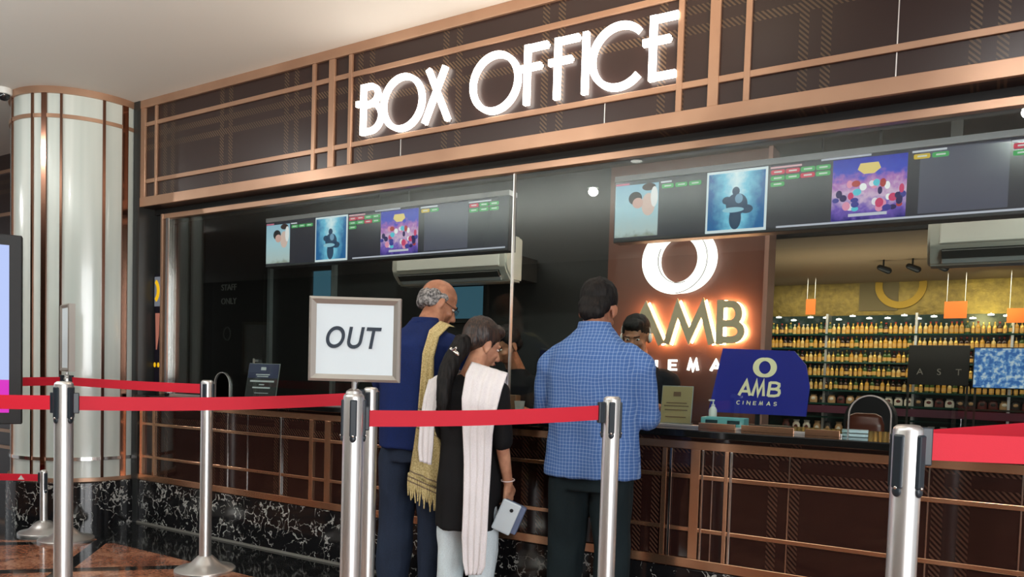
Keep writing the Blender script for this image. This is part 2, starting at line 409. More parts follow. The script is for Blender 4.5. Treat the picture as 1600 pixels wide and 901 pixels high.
# front glazing with arched openings
ARCH = [-4.39, -3.1, -2.2, -1.45, -.393, .55]
def glass_pane(x0, x1):
    pts = [(x0, .922)]
    for a in ARCH:
        if x0 < a < x1:
            r = .078
            pts += [(a-r, .922), (a-r, 1.01)] + arc(a, 1.01, r, .082, 180, 0, 16)[1:-1] + [(a+r, 1.01), (a+r, .922)]
    pts += [(x1, .922), (x1, 2.168), (x0, 2.168)]
    b = NB(); prism(b, pts, .117, .127)
    return b
for i, (x0, x1, lb) in enumerate(((-4.955, -2.113, 'left glass pane of the ticket front behind the older man'), (-2.109, XR, 'right glass pane of the ticket front with the brown chair arch'))):
    g = tag(empty('glazing_panel'), lb, 'glass')
    link('glass', glass_pane(x0, x1), m_glass, g)
    for a in ARCH:
        if x0 < a < x1:
            b = NB(); pp = [(a-.078, .92), (a-.078, 1.01)] + arc(a, 1.01, .078, .082, 180, 0, 20)[1:-1] + [(a+.078, 1.01), (a+.078, .92)]
            stroke(b, pp, .005, .114, .130); link('arch_rim', b, m_steel, g)
    xs = [x0]+[v for a in ARCH if x0 < a < x1 for v in (a-.1, a+.1)]+[x1]
    for q in range(0, len(xs), 2):
        b = NB(); box(b, xs[q], xs[q+1], .110, .134, .918, .930, .001); link('base_channel', b, m_steel, g)
for (xa, xb) in ((-1.09, -.925), (-.90, -.68), (-.635, -.50), (-.296, -.26)):  # bronze strips stand in for gold reflections at the glass foot
    b = NB(); box(b, xa, xb, .100, .110, .918, .944, .001); link('gold_reflection', b, m_gold2, g)
b = NB(); box(b, -2.114, -2.108, .112, .132, .956, 2.168); link('trim_%d' % k, b, m_steel, kind='structure'); k += 1

# glowing strip standing in for a yellow sign's reflection, beside the pilaster
m_yellow = emis('lit_yellow', lin((246, 190, 20)), .9)
t = tag(empty('slim_reflection'), 'narrow glowing strip in place of a reflected sign with yellow ring, beside the column', 'poster')
b = NB(); box(b, -5.118, -5.05, .10, .12, 1.0, 1.78); link('reflection_board', b, emis('reflection_dark', lin((30, 22, 40)), .25), t)
b = NB(); box(b, -5.118, -5.05, .096, .10, 1.55, 1.76); link('ring_field', b, emis('reflection_grey', lin((128, 132, 140)), .7), t)
b = NB(); stroke(b, arc(-5.128, 1.66, .058, .075, -62, 62), .026, .090, .096); link('yellow_ring', b, m_yellow, t)
b = NB(); prism(b, [(-5.10, 1.50), (-5.06, 1.50), (-5.068, 1.34), (-5.09, 1.24)], .092, .10); link('pink_shape', b, emis('reflection_pink', lin((190, 120, 100)), .7), t)
for xx in (-5.108, -5.066):
    b = NB(); ell(b, (xx, .096, 1.13), (.012, .004, .018)); link('lamp_glow', b, m_yellow, t, True)

# ------------------------------------------------------------------ column
cc = V((-5.68, -.08, 0)); cr = .47
col = tag(empty('column', cc), 'round white column with bronze ribs at the left of the shop front', 'column')
b = NB(); lathe(b, [(0, .31), (cr, .31), (cr, 2.97), (0, 2.97)], 96); link('shaft', b, m_col, col, 'auto')
b = NB(); lathe(b, [(0, 0), (.50, 0), (.50, .30), (.485, .31), (0, .31)], 96); link('plinth', b, m_marble, col, 'auto')
def ring_band(name, r0, r1, z0, z1, m):
    b = NB(); lathe(b, [(r0, z0), (r1, z0), (r1, z1), (r0, z1), (r0, z0)], 96); link(name, b, m, col, 'auto')
ring_band('ring_band', cr-.01, cr+.014, 2.925, 2.97, m_gold); ring_band('ring_band', cr-.01, cr+.010, 2.765, 2.79, m_gold)
ring_band('ring_band', cr-.01, cr+.010, .455, .478, m_chrome); ring_band('ring_band', cr-.01, cr+.016, .305, .335, m_gold)
m_copper = mat('copper_rib', lin((132, 96, 80)), .16, 1)
for a, wd in ((-100, .014), (-72, .014), (-61.5, .034), (-48, .014), (-17, .018), (0, .040), (15, .016), (30, .02)):
    b = NB(); box(b, cr-.01, cr+.012, -wd/2, wd/2, .335, 2.925); o = link('rib', b, m_copper, col); o.rotation_euler = (0, 0, radians(a))

# ------------------------------------------------------------------ fascia sign
sg = tag(empty('box_office_sign', (0, 0, 0)), 'glowing white BOX OFFICE lettering on the brown fascia', 'sign')
Y0, Y1, W_ = -.030, -.006, .029
def letter(strokes):
    b = NB()
    for q, s in enumerate(strokes):
        cl = s[0] == 'c'; stroke(b, s[1], W_, Y0+.0006*q, Y1, closed=cl)
    o = link('letter', b, m_letter, sg)
    for s in strokes:
        b2 = NB(); q = s[1][len(s[1])//2]; box(b2, q[0]-.006, q[0]+.006, Y1, -.0, q[1]-.006, q[1]+.006)
        link('standoff', b2, m_steel, o)
zt, zb_ = 2.712, 2.462
letter([('o', [(-3.035, zb_-.015), (-3.035, zt+.01)]), ('o', [(-3.085, 2.622), (-3.02, 2.622)]),
        ('o', [(-3.035, zt-.004), (-2.985, zt-.004)]+arc(-2.985, zt-.052, .055, .048, 90, -78, 14)),
        ('o', [(-3.02, 2.608), (-2.985, 2.612)]+arc(-2.985, 2.538, .082, .075, 75, -90, 18)+[(-3.035, zb_)])])
letter([('c', arc(-2.752, 2.582, .134, .137, 0, 360, 48)[:-1])])
letter([('o', [(-2.578, zt+.012), (-2.445, zb_-.015)]), ('o', [(-2.468, zt+.012), (-2.600, zb_-.015)])])
letter([('c', arc(-2.157, 2.585, .134, .137, 0, 360, 48)[:-1])])
for xo in (0, .167):
    letter([('o', [(-1.971+xo, zb_-.015), (-1.971+xo, zt+.02)]), ('o', [(-1.971+xo, zt+.004), (-1.86+xo, zt+.004)]), ('o', [(-2.018+xo, 2.624), (-1.895+xo, 2.624)])])
letter([('o', [(-1.656, zb_-.015), (-1.656, zt+.018)])])
letter([('o', arc(-1.487, 2.588, .134, .137, 44, 316, 40))])
letter([('o', [(-1.325, zb_-.012), (-1.325, zt+.02)]), ('o', [(-1.325, zt+.004), (-1.212, zt+.004)]), ('o', [(-1.372, 2.622), (-1.246, 2.622)]), ('o', [(-1.325, zb_+.004), (-1.216, zb_+.004)])])

SF = {'A': ([[(0, 0), (.5, 1), (1, 0)], [(.2, .3), (.8, .3)]], .95), 'M': ([[(0, 0), (.2, 1), (.5, .12), (.8, 1), (1, 0)]], 1.15),
      'B': ([[(0, 0), (0, 1)], [(0, .96), (.5, .96), (.78, .88), (.82, .74), (.74, .58), (.5, .52), (0, .52)], [(0, .52), (.55, .52), (.88, .44), (.94, .26), (.86, .10), (.55, .04), (0, .04)]], .8),
      'C': ([arc(.55, .5, .5, .5, 50, 310, 18)], .9), 'I': ([[(0, 0), (0, 1)]], .12), 'N': ([[(0, 0), (0, 1), (.9, 0), (.9, 1)]], .85),
      'E': ([[(.8, .96), (0, .96), (0, .04), (.8, .04)], [(0, .5), (.7, .5)]], .7), 'S': ([arc(.42, .74, .36, .25, 20, 250, 12)+arc(.42, .26, .38, .25, 70, -160, 12)], .72)}
def sword(word, x0, z0, h, wd, gap, y0, y1, m, parent, name='letter', slant=0., place=None, wide=.8):
    x = x0
    for i, ch in enumerate(word):
        st, ad = SF[ch]; b = NB()
        if place: x = place[i]-ad*h*wide/2
        for q, s_ in enumerate(st): stroke(b, [(x+a*h*wide+slant*c*h, z0+c*h) for a, c in s_], wd, y0+.0003*q, y1)
        link(name, b, m, parent); x += ad*h*wide+gap
    return x

# ------------------------------------------------------------------ lit logo on brown panel (y = 1.19)
lg = tag(empty('cinema_logo_sign', (0, 0, 0)), 'backlit gold AMB lettering under a glowing white ring on the brown panel', 'sign')
b = NB(); cx, cz = -1.588, 1.845
def crescent(bm, cx, cz, ro_x, ro_z, ri_x, ri_z, ox, a0, a1, y0, y1, k=40):
    o_ = arc(cx, cz, ro_x, ro_z, a0, a1, k); i_ = arc(cx+ox, cz, ri_x, ri_z, a0, a1, k)
    for q in range(k): prism(bm, [o_[q], o_[q+1], i_[q+1], i_[q]], y0, y1)
crescent(b, cx-.028, cz, .205, .200, .125, .135, .035, 0, 360, 1.150, 1.172, 60); link('ring', b, m_logo, lg)
b = NB(); crescent(b, cx+.028, cz, .205, .200, .125, .135, -.035, -118, 118, 1.135, 1.149, 50); link('ring', b, m_logo, lg)
m_line = mat('ring_groove', lin((120, 112, 104)), .5)
b = NB(); stroke(b, arc(cx-.03+.035, cz, .128, .138, 150, 290, 40), .004, 1.130, 1.134); link('ring_groove', b, m_line, lg)
b = NB(); stroke(b, arc(cx-.028, cz, .205, .200, -85, 60, 40), .004, 1.130, 1.134); link('ring_groove', b, m_line, lg)
m_halo2 = emis('warm_backlight', (1, .50, .24, 1), 60.0)
def big_letter(strokes, wd=.047):
    b = NB()
    for q, s in enumerate(strokes): stroke(b, s, wd, 1.128+.0006*q, 1.150)
    o = link('letter', b, m_brass, lg)
    b = NB()
    for q, s in enumerate(strokes): stroke(b, [(x+.012, z-.0) for x, z in s], wd*.8, 1.156+.0006*q, 1.172)
    link('backlight', b, m_halo2, o)
zt, zb = 1.60, 1.345
big_letter([[(-1.885, zb), (-1.778, zt-.04), (-1.672, zb)], [(-1.845, 1.43), (-1.71, 1.43)]], .042)
big_letter([[(-1.640, zb), (-1.578, zt-.04), (-1.503, zb+.045), (-1.428, zt-.04), (-1.366, zb)]], .040)
big_letter([[(-1.322, zb-.0), (-1.322, zt)], [(-1.322, zt-.026), (-1.262, zt-.026)]+arc(-1.262, zt-.081, .046, .055, 90, -90, 12)[1:]+[(-1.322, zt-.136)],
            [(-1.322, zt-.136), (-1.255, zt-.136)]+arc(-1.255, (zt-.136+zb+.026)/2, .056, (zt-.136-zb-.026)/2, 90, -90, 12)[1:]+[(-1.322, zb+.026)]], .040)
sword('CINEMAS', 0, 1.192, .058, .0135, 0, 1.160, 1.178, m_logo, lg, 'small_letter', place=[-2.0+i*.1305 for i in range(7)], wide=1.0)

# ------------------------------------------------------------------ hanging screens
def blob(par, nm, x, z, rx, rz, col, s=1., y=-.034):
    b = NB(); prism(b, arc(x, z, rx, rz, 0, 360, 18)[:-1], y, y+.002); link(nm, b, emis(nm, lin(col), s), par)
def rect(par, nm, x0, x1, z0, z1, col, s=1., y=-.033, m=None):
    b = NB(); box(b, x0, x1, y, y+.003, z0, z1); return link(nm, b, m or emis(nm, lin(col), s), par)
def grad_emis(name, stops, s, mode='z', z0=0, z1=.29, nz=0, nsc=30):
    m = emis(name, (1, 1, 1, 1), s); n = NT(m); tc, x, y, z = n.obj()
    t = n.math('DIVIDE', n.math('SUBTRACT', z, z0), z1-z0)
    if nz:
        f = n.noise(tc, nsc, 3); t = n.math('ADD', t, n.math('MULTIPLY', n.math('SUBTRACT', f.outputs[0], .5), nz))
    n.L(n.ramp(t, [(a, lin(c)) for a, c in stops]), n.b.inputs['Emission Color']); return m
m_scr = mat('dark_screen_glass', lin((30, 30, 38)), .15, 0, .5, 0, lin((58, 58, 70)), .55)
m_scr_refl = mat('screen_reflection', lin((60, 60, 74)), .15, 0, .5, 0, lin((88, 88, 108)), .6)
m_p1 = grad_emis('pale_sky_poster', [(0, (120, 120, 90)), (.12, (190, 205, 205)), (.5, (178, 214, 226)), (1, (150, 190, 214))], .95, nz=.25)
m_p2 = emis('blue_storm_poster', (1, 1, 1, 1), 1.0)
n = NT(m_p2); tc, x, y, z = n.obj()
gx = n.math('ABSOLUTE', n.math('SUBTRACT', x, 0)); f = n.noise(tc, 26, 4, .6)
tt = n.math('ADD', n.math('MULTIPLY', gx, 7.5), n.math('MULTIPLY', n.math('SUBTRACT', .29, z), 1.1)); tt = n.math('ADD', tt, n.math('MULTIPLY', n.math('SUBTRACT', f.outputs[0], .5), .8))
n.L(n.ramp(tt, [(.05, lin((232, 248, 252))), (.48, lin((120, 200, 230))), (1, lin((24, 100, 160)))]), n.b.inputs['Emission Color'])
m_p3 = grad_emis('purple_confetti_poster', [(0, (30, 20, 120)), (.2, (120, 90, 190)), (.42, (225, 190, 220)), (.6, (180, 110, 190)), (.75, (50, 70, 200)), (1, (30, 40, 170))], .95, nz=.45, nsc=40)
def screen_row(loc, label, name='display_screen', Lw=1.95):
    t = tag(empty(name, loc), label, 'screen', 'menu screens over the ticket counter')
    hgt = .29
    b = NB(); box(b, 0, Lw, -.03, .05, -.012, hgt, .004); link('housing', b, mat('screen_housing', lin((46, 46, 52)), .4), t)
    b = NB(); box(b, 0, Lw, -.034, .05, hgt, hgt+.028, .003); link('top_bezel', b, mat('silver_bezel', lin((206, 204, 212)), .4, .0), t)
    rect(t, 'display', .006, Lw-.006, .004, hgt-.002, (0, 0, 0), y=-.0315, m=m_scr)
    rect(t, 'display', Lw*.70, Lw*.86, .02, hgt-.01, (0, 0, 0), y=-.0325, m=m_scr_refl)  # pale patch paints a white reflection on the screen
    hd = lambda x0, x1, z, c=(220, 220, 230): rect(t, 'heading', x0, x1, z, z+.008, c, .9)
    # first poster: embracing couple in pale sky (generic)
    p1 = rect(t, 'poster', .008, .235, .012, .268, 0, m=m_p1)
    blob(p1, 'hair', .115, .20, .035, .032, (26, 24, 30), 1, -.036); blob(p1, 'face', .130, .175, .028, .026, (214, 170, 160), 1, -.038)
    blob(p1, 'shoulder', .185, .165, .035, .055, (222, 190, 180), 1, -.0375); blob(p1, 'hair', .185, .25, .035, .018, (50, 26, 26), 1, -.036); blob(p1, 'shirt', .215, .20, .018, .05, (240, 236, 236), 1, -.0385)
    hd(.008, .08, .270, (220, 120, 150))
    # second poster with white frame
    b = NB(); box(b, .475, .755, -.035, -.031, .0, .284); fr = link('poster_frame', b, emis('poster_border', lin((225, 235, 240)), 1), t)
    b = NB(); box(b, -.13, .13, -.038, -.035, .012, .272); p2 = link('poster', b, m_p2, fr); p2.location = (.615, 0, 0)
    for (a, c, d, e) in ((0, .185, .017, .02), (.005, .125, .05, .05), (-.04, .145, .022, .018), (.0, .06, .028, .05), (.05, .10, .03, .02)): blob(p2, 'figure', a, c, d, e, (40, 70, 100), 1, -.041)
    blob(p2, 'highlight', -.01, .10, .05, .012, (150, 200, 220), 1, -.042); blob(p2, 'highlight', .015, .15, .018, .022, (120, 160, 190), 1, -.042)
    # third poster
    p3 = rect(t, 'poster', 1.03, 1.32, .012, .275, 0, m=m_p3)
    b = NB(); prism(b, [(1.13, .225), (1.14, .25), (1.21, .25), (1.22, .225), (1.195, .205), (1.155, .205)], -.037, -.033); link('title', b, emis('title', lin((236, 206, 120)), 1), p3)
    rng = random.Random(3)
    for q in range(34):
        blob(p3, 'figure', rng.uniform(1.045, 1.305), rng.uniform(.05, .17), rng.uniform(.008, .018), rng.uniform(.01, .02), rng.choice([(240, 230, 240), (210, 60, 110), (60, 60, 150), (90, 200, 220), (235, 150, 180), (40, 30, 90), (250, 250, 250), (180, 60, 60)]), 1, -.036-.0003*q)
    rect(p3, 'caption', 1.10, 1.25, .028, .040, (225, 225, 240), .8, y=-.037)
    G, Rr, Yl = (70, 175, 95), (215, 55, 85), (225, 190, 60)
    def badge(x, z, c):
        b = NB(); pts = [(x, z), (x+.052, z), (x+.056, z+.004), (x+.056, z+.016), (x+.052, z+.02), (x, z+.02), (x-.004, z+.016), (x-.004, z+.004)]
        prism(b, pts, -.0345, -.032); o = link('showtime_badge', b, emis('badge_%d_%d_%d' % c, lin(c), .9), t)
        rect(o, 'badge_text', x+.010, x+.044, z+.007, z+.013, (235, 240, 235), .8, y=-.036)
    hd(.245, .30, .262)
    for q in range(3): badge(.255+q*.068, .235, G)
    hd(.765, .90, .270, (235, 180, 190))
    for q, c in enumerate((Rr, Rr, G, G)): badge(.772+q*.064, .243, c)
    for q, c in enumerate((G, G, Rr, G)): badge(.772+q*.064, .216, c)
    badge(.772, .189, G)
    hd(1.335, 1.46, .270); badge(1.345, .243, Yl); badge(1.412, .243, G)
    hd(.98, 1.18, .280, (200, 200, 215))
    hd(1.68, 1.83, .268)
    for q, c in enumerate((Rr, G, G)): badge(1.69+q*.068, .243, c); badge(1.69+q*.068, .216, G)
    rect(t, 'ticker', .80, Lw-.02, .004, .012, (205, 205, 220), .9, y=-.0335)
    for xx in (Lw*.5, Lw*.62):
        b = NB(); tube(b, [(xx, .01, hgt+.028), (xx, .01, 2.45-loc[2])], .005); link('hanging_rod', b, m_dark, t)
    return t
screen_row((-4.215, .35, 1.825), 'long dark showtimes screen over the left half of the counter, above the OUT sign')
screen_row((-1.64, .35, 1.825), 'long dark showtimes screen on the right, covering the top of the ring logo')

# ------------------------------------------------------------------ air conditioners
def aircon(loc, label):
    t = tag(empty('air_conditioner', loc), label, 'air conditioner', 'wall air conditioners in the booth')
    b = NB(); prof = [(0, 0), (0, .27), (-.02, .285), (-.17, .285), (-.195, .26), (-.20, .10), (-.185, .06), (-.12, .0)]
    L_ = .92
    for i in range(1): pass
    a = [b.verts.new((0.0, y, z)) for y, z in prof]; c = [b.verts.new((L_, y, z)) for y, z in prof]
    b.faces.new(a); b.faces.new(list(reversed(c)))
    for i in range(len(prof)): b.faces.new((a[i], c[i], c[(i+1) % len(prof)], a[(i+1) % len(prof)]))
    bmesh.ops.bevel(b, geom=list(b.edges), offset=.012, segments=2, affect='EDGES'); link('body', b, mat('aged_white_plastic', lin((208, 206, 194)), .4), t, 'auto')
    b = NB(); box(b, .05, L_-.05, -.206, -.19, .085, .255, .006); link('front_panel', b, mat('panel_white', lin((222, 220, 210)), .3), t)
    b = NB(); box(b, .06, L_-.06, -.009, .009, -.035, .035, .004); o = link('louvre', b, mat('louvre_grey', lin((178, 182, 182)), .35), t); o.location = (0, -.165, .035); o.rotation_euler = (radians(38), 0, 0)
    b = NB(); box(b, .06, L_-.06, -.02, .0, -.02, .02); o = link('outlet', b, mat('outlet_shadow', lin((60, 60, 58)), .6), t); o.location = (0, -.172, .05); o.rotation_euler = (radians(38), 0, 0)
aircon((-3.47, .95, 1.72), 'white wall air conditioner under the left screen, behind the older man')
aircon((-.262, .95, 1.70), 'white wall air conditioner under the right screen, at the right picture edge')
# brackets carrying the air conditioners
for xx, lab in ((-3.44, 'left'), (-.2, 'right')):
    b = NB(); box(b, xx, xx+.86, .952, 1.19 if xx < -2 else 1.0, 1.75, 1.90)
    if xx > -2: box(b, xx, xx+.05, .952, 1.0, 1.9, 2.45); box(b, xx+.8, xx+.85, .952, 1.0, 1.9, 2.45)
    tag(link('wall_bracket', b, m_dark), 'dark mounting bracket behind the %s air conditioner' % lab, 'bracket')

# ------------------------------------------------------------------ booth stand-ins for mall reflections, door, ceiling lights
m_mall_refl = emis('dim_blue_reflection', lin((74, 118, 138)), .55)  # glowing panes stand in for mall reflections in the front glass
def reflected_window(n_, x0, x1, z0, z1):
    t = empty('mall_reflection_%d' % n_, (0, 0, 0)); t['kind'] = 'structure'
    b = NB(); box(b, x0, x1, 1.185, 1.2, z0, z1); link('pane', b, m_mall_refl, t)
    for (a, c, d, e) in ((x0-.03, x0, z0-.03, z1+.03), (x1, x1+.03, z0-.03, z1+.03), (x0, x1, z0-.03, z0), (x0, x1, z1, z1+.03)):
        b = NB(); box(b, a, c, 1.17, 1.2, d, e); link('frame', b, m_dark, t)
reflected_window(1, -3.42, -2.995, 1.52, 1.745); reflected_window(2, -4.66, -4.45, 1.55, 1.92)
for xx, zz0, zz1 in ((-5.165, .92, 2.1), (-4.425, .92, 2.1)):  # grey strips in place of reflected mall frames
    b = NB(); box(b, xx-.016, xx+.016, 1.165, 1.2, zz0, zz1); link('trim_%d' % k, b, mat('grey_reflection', lin((120, 128, 128)), .35, .4), kind='structure'); k += 1
t = empty('door_1', (-5.87, 1.15, 0)); t['kind'] = 'structure'
b = NB(); box(b, 0, .66, 0, .045, 0, 1.93); link('door_leaf', b, mat('dark_door', lin((24, 23, 21)), .35), t)
text_mesh('staff_text', 'STAFF', .075, mat('grey_lettering', lin((120, 120, 116)), .5), t, (.22, -.003, 1.82), extrude=.002); text_mesh('only_text', 'ONLY', .075, mat('grey_lettering2', lin((120, 120, 116)), .5), t, (.22, -.003, 1.70), extrude=.002)
b = NB(); stroke(b, arc(.20, 1.42, .045, .055, 0, 360, 24)[:-1], .012, -.004, 0, closed=True); link('ring_emblem', b, mat('dim_emblem', lin((64, 64, 62)), .5), t)
b = NB(); tube(b, [(.60, -.04, .95), (.60, -.04, 1.2)], .01); box(b, .59, .61, -.04, 0, .95, .97); box(b, .59, .61, -.04, 0, 1.18, 1.2); link('door_handle', b, m_steel, t)
m_lamp = emis('lamp_white', (1, .96, .88, 1), 12)
def downlight(loc, label, r=.045, m=m_lamp, grp='recessed ceiling lights'):
    t = tag(empty('ceiling_light', loc), label, 'ceiling light', grp)
    b = NB(); lathe(b, [(r, 0), (r+.018, 0), (r+.016, -.008), (r, -.006), (r, 0)], 24); link('trim_ring', b, m_white, t, 'auto')
    b = NB(); lathe(b, [(0, -.004), (r, -.004), (r, 0), (0, 0)], 24); link('lens', b, m, t)
downlight((-2.37, 1.05, 2.45), 'small glowing disc in place of a reflected ceiling light, left of the right screen', .035)  # this disc and the next stand in for lamp reflections in the glass
downlight((-3.97, .83, 2.45), 'small glowing disc in place of a reflected ceiling light, above the left screen', .035)
downlight((-1.12, -1.03, 2.97), 'round downlight in the white ceiling in front of the fascia, reflected beside the sign', .05)
downlight((-2.6, -2.6, 2.97), 'round downlight in the white ceiling over the queue', .05)
downlight((.6, -2.4, 2.97), 'round downlight in the white ceiling over the right of the queue', .05)
# dome camera
t = tag(empty('dome_camera', (-5.77, -.60, 2.97)), 'small white dome security camera on the ceiling by the column', 'camera')
b = NB(); lathe(b, [(0, 0), (.052, 0), (.054, -.03), (.048, -.04), (0, -.04)], 28); link('housing', b, m_white, t, 'auto')
b = NB(); lathe(b, [(.036, -.04), (.033, -.062), (.02, -.076), (0, -.08)], 24); link('lens_dome', b, mat('smoked_dome', lin((30, 30, 34)), .1), t, True)

# ------------------------------------------------------------------ queue barriers
m_blk = mat('black_cassette', lin((36, 46, 54)), .35)
def post(x, y, h, label, r=.0315, belts=(), slots=(0, 90, 180, 270), rz=0, base_r=.16, stem=False, grp='belt barrier posts'):
    t = tag(empty('barrier_post', (x, y, 0), rz), label, 'barrier post', grp)
    b = NB(); lathe(b, [(0, 0), (base_r, 0), (base_r, .012), (base_r-.006, .018), (base_r*.62, .03), (.07, .052), (.045, .078), (r+.004, .085), (0, .085)], 56); link('base', b, m_steel, t, 'auto')
    b = NB(); lathe(b, [(0, .08), (r, .08), (r, h-.012), (r-.002, h-.006), (r-.008, h-.001), (r-.012, h), (0, h)], 40); link('pole', b, m_steel, t, 'auto')
    ch = .115
    for a in slots:
        b = NB(); box(b, r-.006, r+.006, -.011, .011, h-.02-ch, h-.02, .004); ell(b, (r+.001, 0, h-.02-ch-.006), (.006, .010, .012))
        o = link('cassette_slot', b, m_blk, t); o.rotation_euler = (0, 0, radians(a))
        b = NB(); ell(b, (r+.006, 0, h-.02-ch+.002), (.003, .004, .004)); o2 = link('screw', b, m_chrome, o, True)
    return t
def belt(owner, p0, p1, z0, z1, hh=.052, sag=.012, m=m_red, twist=0, clip=.045):
    """webbing from post axis p0 to p1 (xy), z0/z1 lower edges; child of owner"""
    ox, oy = owner.location.x, owner.location.y
    a = V((p0[0], p0[1])); c = V((p1[0], p1[1])); d = (c-a).normalized(); a2 = a+d*clip; c2 = c-d*.045; nrm = V((-d.y, d.x))
    b = NB(); K = 30; prev = None
    for i in range(K+1):
        s = i/K; q = a2.lerp(c2, s); zz = z0+(z1-z0)*s - sag*4*s*(1-s); tw = twist*sin(pi*s)
        cs = [V((q.x, q.y, zz))-V((nrm.x, nrm.y, 0))*tw*.5, V((q.x, q.y, zz+hh))+V((nrm.x, nrm.y, 0))*tw*.5]
        th = V((nrm.x, nrm.y, 0))*.0012
        cur = [b.verts.new(cs[0]-th-V((ox, oy, 0))), b.verts.new(cs[0]+th-V((ox, oy, 0))), b.verts.new(cs[1]+th-V((ox, oy, 0))), b.verts.new(cs[1]-th-V((ox, oy, 0)))]
        if prev:
            for j in range(4): b.faces.new((prev[j], prev[(j+1) % 4], cur[(j+1) % 4], cur[j]))
        else: b.faces.new(cur)
        prev = cur
    b.faces.new(list(reversed(prev)))
    inv = Matrix.Rotation(-owner.rotation_euler.z, 4, 'Z')
    for v in b.verts: v.co = inv @ v.co
    o = link('belt', b, m, owner, 'auto')
    for q, zz in ((a+d*(clip-.008), z0), (c2, z1)):
        b = NB(); mt = inv @ Matrix.Translation((q.x-ox, q.y-oy, zz+hh/2)) @ Matrix.Rotation(math.atan2(d.y, d.x), 4, 'Z')
        box(b, -.012, .012, -.010, .010, -hh/2-.012, hh/2+.012, .003, mt); link('belt_clip', b, m_blk, owner)
    return o
P100 = (-2.861, -1.743); P320 = (-3.635, -.56); POUT = (-1.685, -1.48); P590 = (-2.30, -.72); P948 = (-1.155, -.70); P1418 = (-.137, -1.43)
PSIG = (-4.93, -.62); PLOW = (-5.24, -.60)
angv = lambda p: math.atan2(p[1]+D, p[0])
q = post(*P100, 1.06, 'near steel barrier post before the column, red belts on both sides', rz=.2)
belt(q, P100, P590, .955, .985); belt(q, P100, (-4.35, -2.45), .955, .965)
q2 = post(*P320, 1.055, 'steel barrier post near the marble plinth, red belt only to its left', rz=.5)
belt(q2, P320, PSIG, .980, .985, sag=.003)
qo = post(*POUT, 1.06, 'steel barrier post carrying the OUT sign', rz=radians(-48), r=.0325)
belt(qo, POUT, P948, .955, .98, sag=.008)
post(*P590, 1.06, 'steel barrier post behind the one with the OUT sign, beside the older man', rz=.3)
post(*P948, 1.065, 'steel barrier post directly in front of the man in the checked shirt', rz=.45)
qr = post(*P1418, 1.05, 'thick near steel barrier post at the right edge with red belts going right', rz=radians(62), r=.030)
belt(qr, P1418, (1.0, -.80), .976, .972, hh=.058, sag=.002); belt(qr, P1418, (.18, -.27), .978, .978, hh=.058, sag=0)
qs = post(*PSIG, 1.04, 'steel barrier post with an edge-on sign, beside the column plinth', rz=.3)
belt(qs, PSIG, (-4.75, -1.9), .985, .96, sag=.0)
ql = post(*PLOW, .42, 'short steel barrier post with a low red belt at the column foot', rz=0, r=.022, slots=(0, 180), base_r=.15)
bl = belt(ql, PLOW, (-6.3, -1.35), .345, .345, hh=.045, sag=0, clip=.03)
b = NB(); prism(b, [(-.02, 0), (.02, 0), (0, .028)], -.003, .003); o = link('belt_mark', b, m_white, ql); d_ = (V((-6.3, -1.35))-V(PLOW)).normalized()
o.rotation_euler = (0, 0, math.atan2(d_.y, d_.x)); o.location = (d_.x*.14-d_.y*-.0, d_.y*.14-.004, .353)
for pp, lb in (((-4.35, -2.45), 'steel barrier post just outside the left picture edge, near'), ((-4.75, -1.9), 'steel barrier post just outside the left picture edge, farther'), ((1.0, -.80), 'steel barrier post just outside the right picture edge, near'), ((.18, -.27), 'steel barrier post just outside the right picture edge, far')):
    post(*pp, 1.05, lb)

# sign holders on posts
m_frame = mat('satin_aluminium', lin((176, 170, 162)), .35, .5)
m_paper = mat('white_sign_sheet', lin((222, 234, 240)), .5)
def sign(loc, rz, wd, hg, label, txt=None, depth=.035, nm='sign_holder', stem_z=.035, cx=0):
    t = tag(empty(nm, loc, rz), label, 'sign')
    b = NB(); fw = .022
    # mitred bevelled frame
    def ringpts(w2, h2, y): return [V((cx-w2, y, stem_z+hg/2-h2)), V((cx+w2, y, stem_z+hg/2-h2)), V((cx+w2, y, stem_z+hg/2+h2)), V((cx-w2, y, stem_z+hg/2+h2))]
    rs = [ringpts(wd/2, hg/2, depth/2), ringpts(wd/2, hg/2, -depth/2+.006), ringpts(wd/2-.008, hg/2-.008, -depth/2), ringpts(wd/2-fw, hg/2-fw, -depth/2+.010), ringpts(wd/2-fw, hg/2-fw, depth/2)]
    vs = [[b.verts.new(p) for p in r_] for r_ in rs]
    for i in range(len(vs)):
        A, B = vs[i], vs[(i+1) % len(vs)]
        for j in range(4): b.faces.new((A[j], A[(j+1) % 4], B[(j+1) % 4], B[j]))
    link('frame', b, m_frame, t)
    b = NB(); box(b, cx-wd/2+fw, cx+wd/2-fw, -depth/2+.011, depth/2-.004, stem_z+fw, stem_z+hg-fw); link('sheet', b, m_paper, t)
    b = NB(); tube(b, [(0, 0, -.005), (0, 0, stem_z+.01)], .008); lathe(b, [(0, -.004), (.026, -.004), (.024, .004), (.012, .012), (0, .012)], 24); link('stem', b, m_steel, t, 'auto')
    if txt: text_mesh('lettering', txt, .094, mat('dark_ink', lin((44, 56, 70)), .6), t, (cx-.012, -depth/2+.009, stem_z+hg/2+.002), extrude=.001, offset=.0014, shear=.22, sx=.80, spacing=1.10)
    return t
sign((POUT[0], POUT[1], 1.062), radians(33), .283, .262, 'grey framed white sign reading OUT on top of a barrier post', 'OUT', stem_z=.034)
sign((PSIG[0], PSIG[1], 1.042), radians(33-50), .24, .42, 'blank framed sign seen nearly edge-on, beside the white column', None, .04, stem_z=.03)

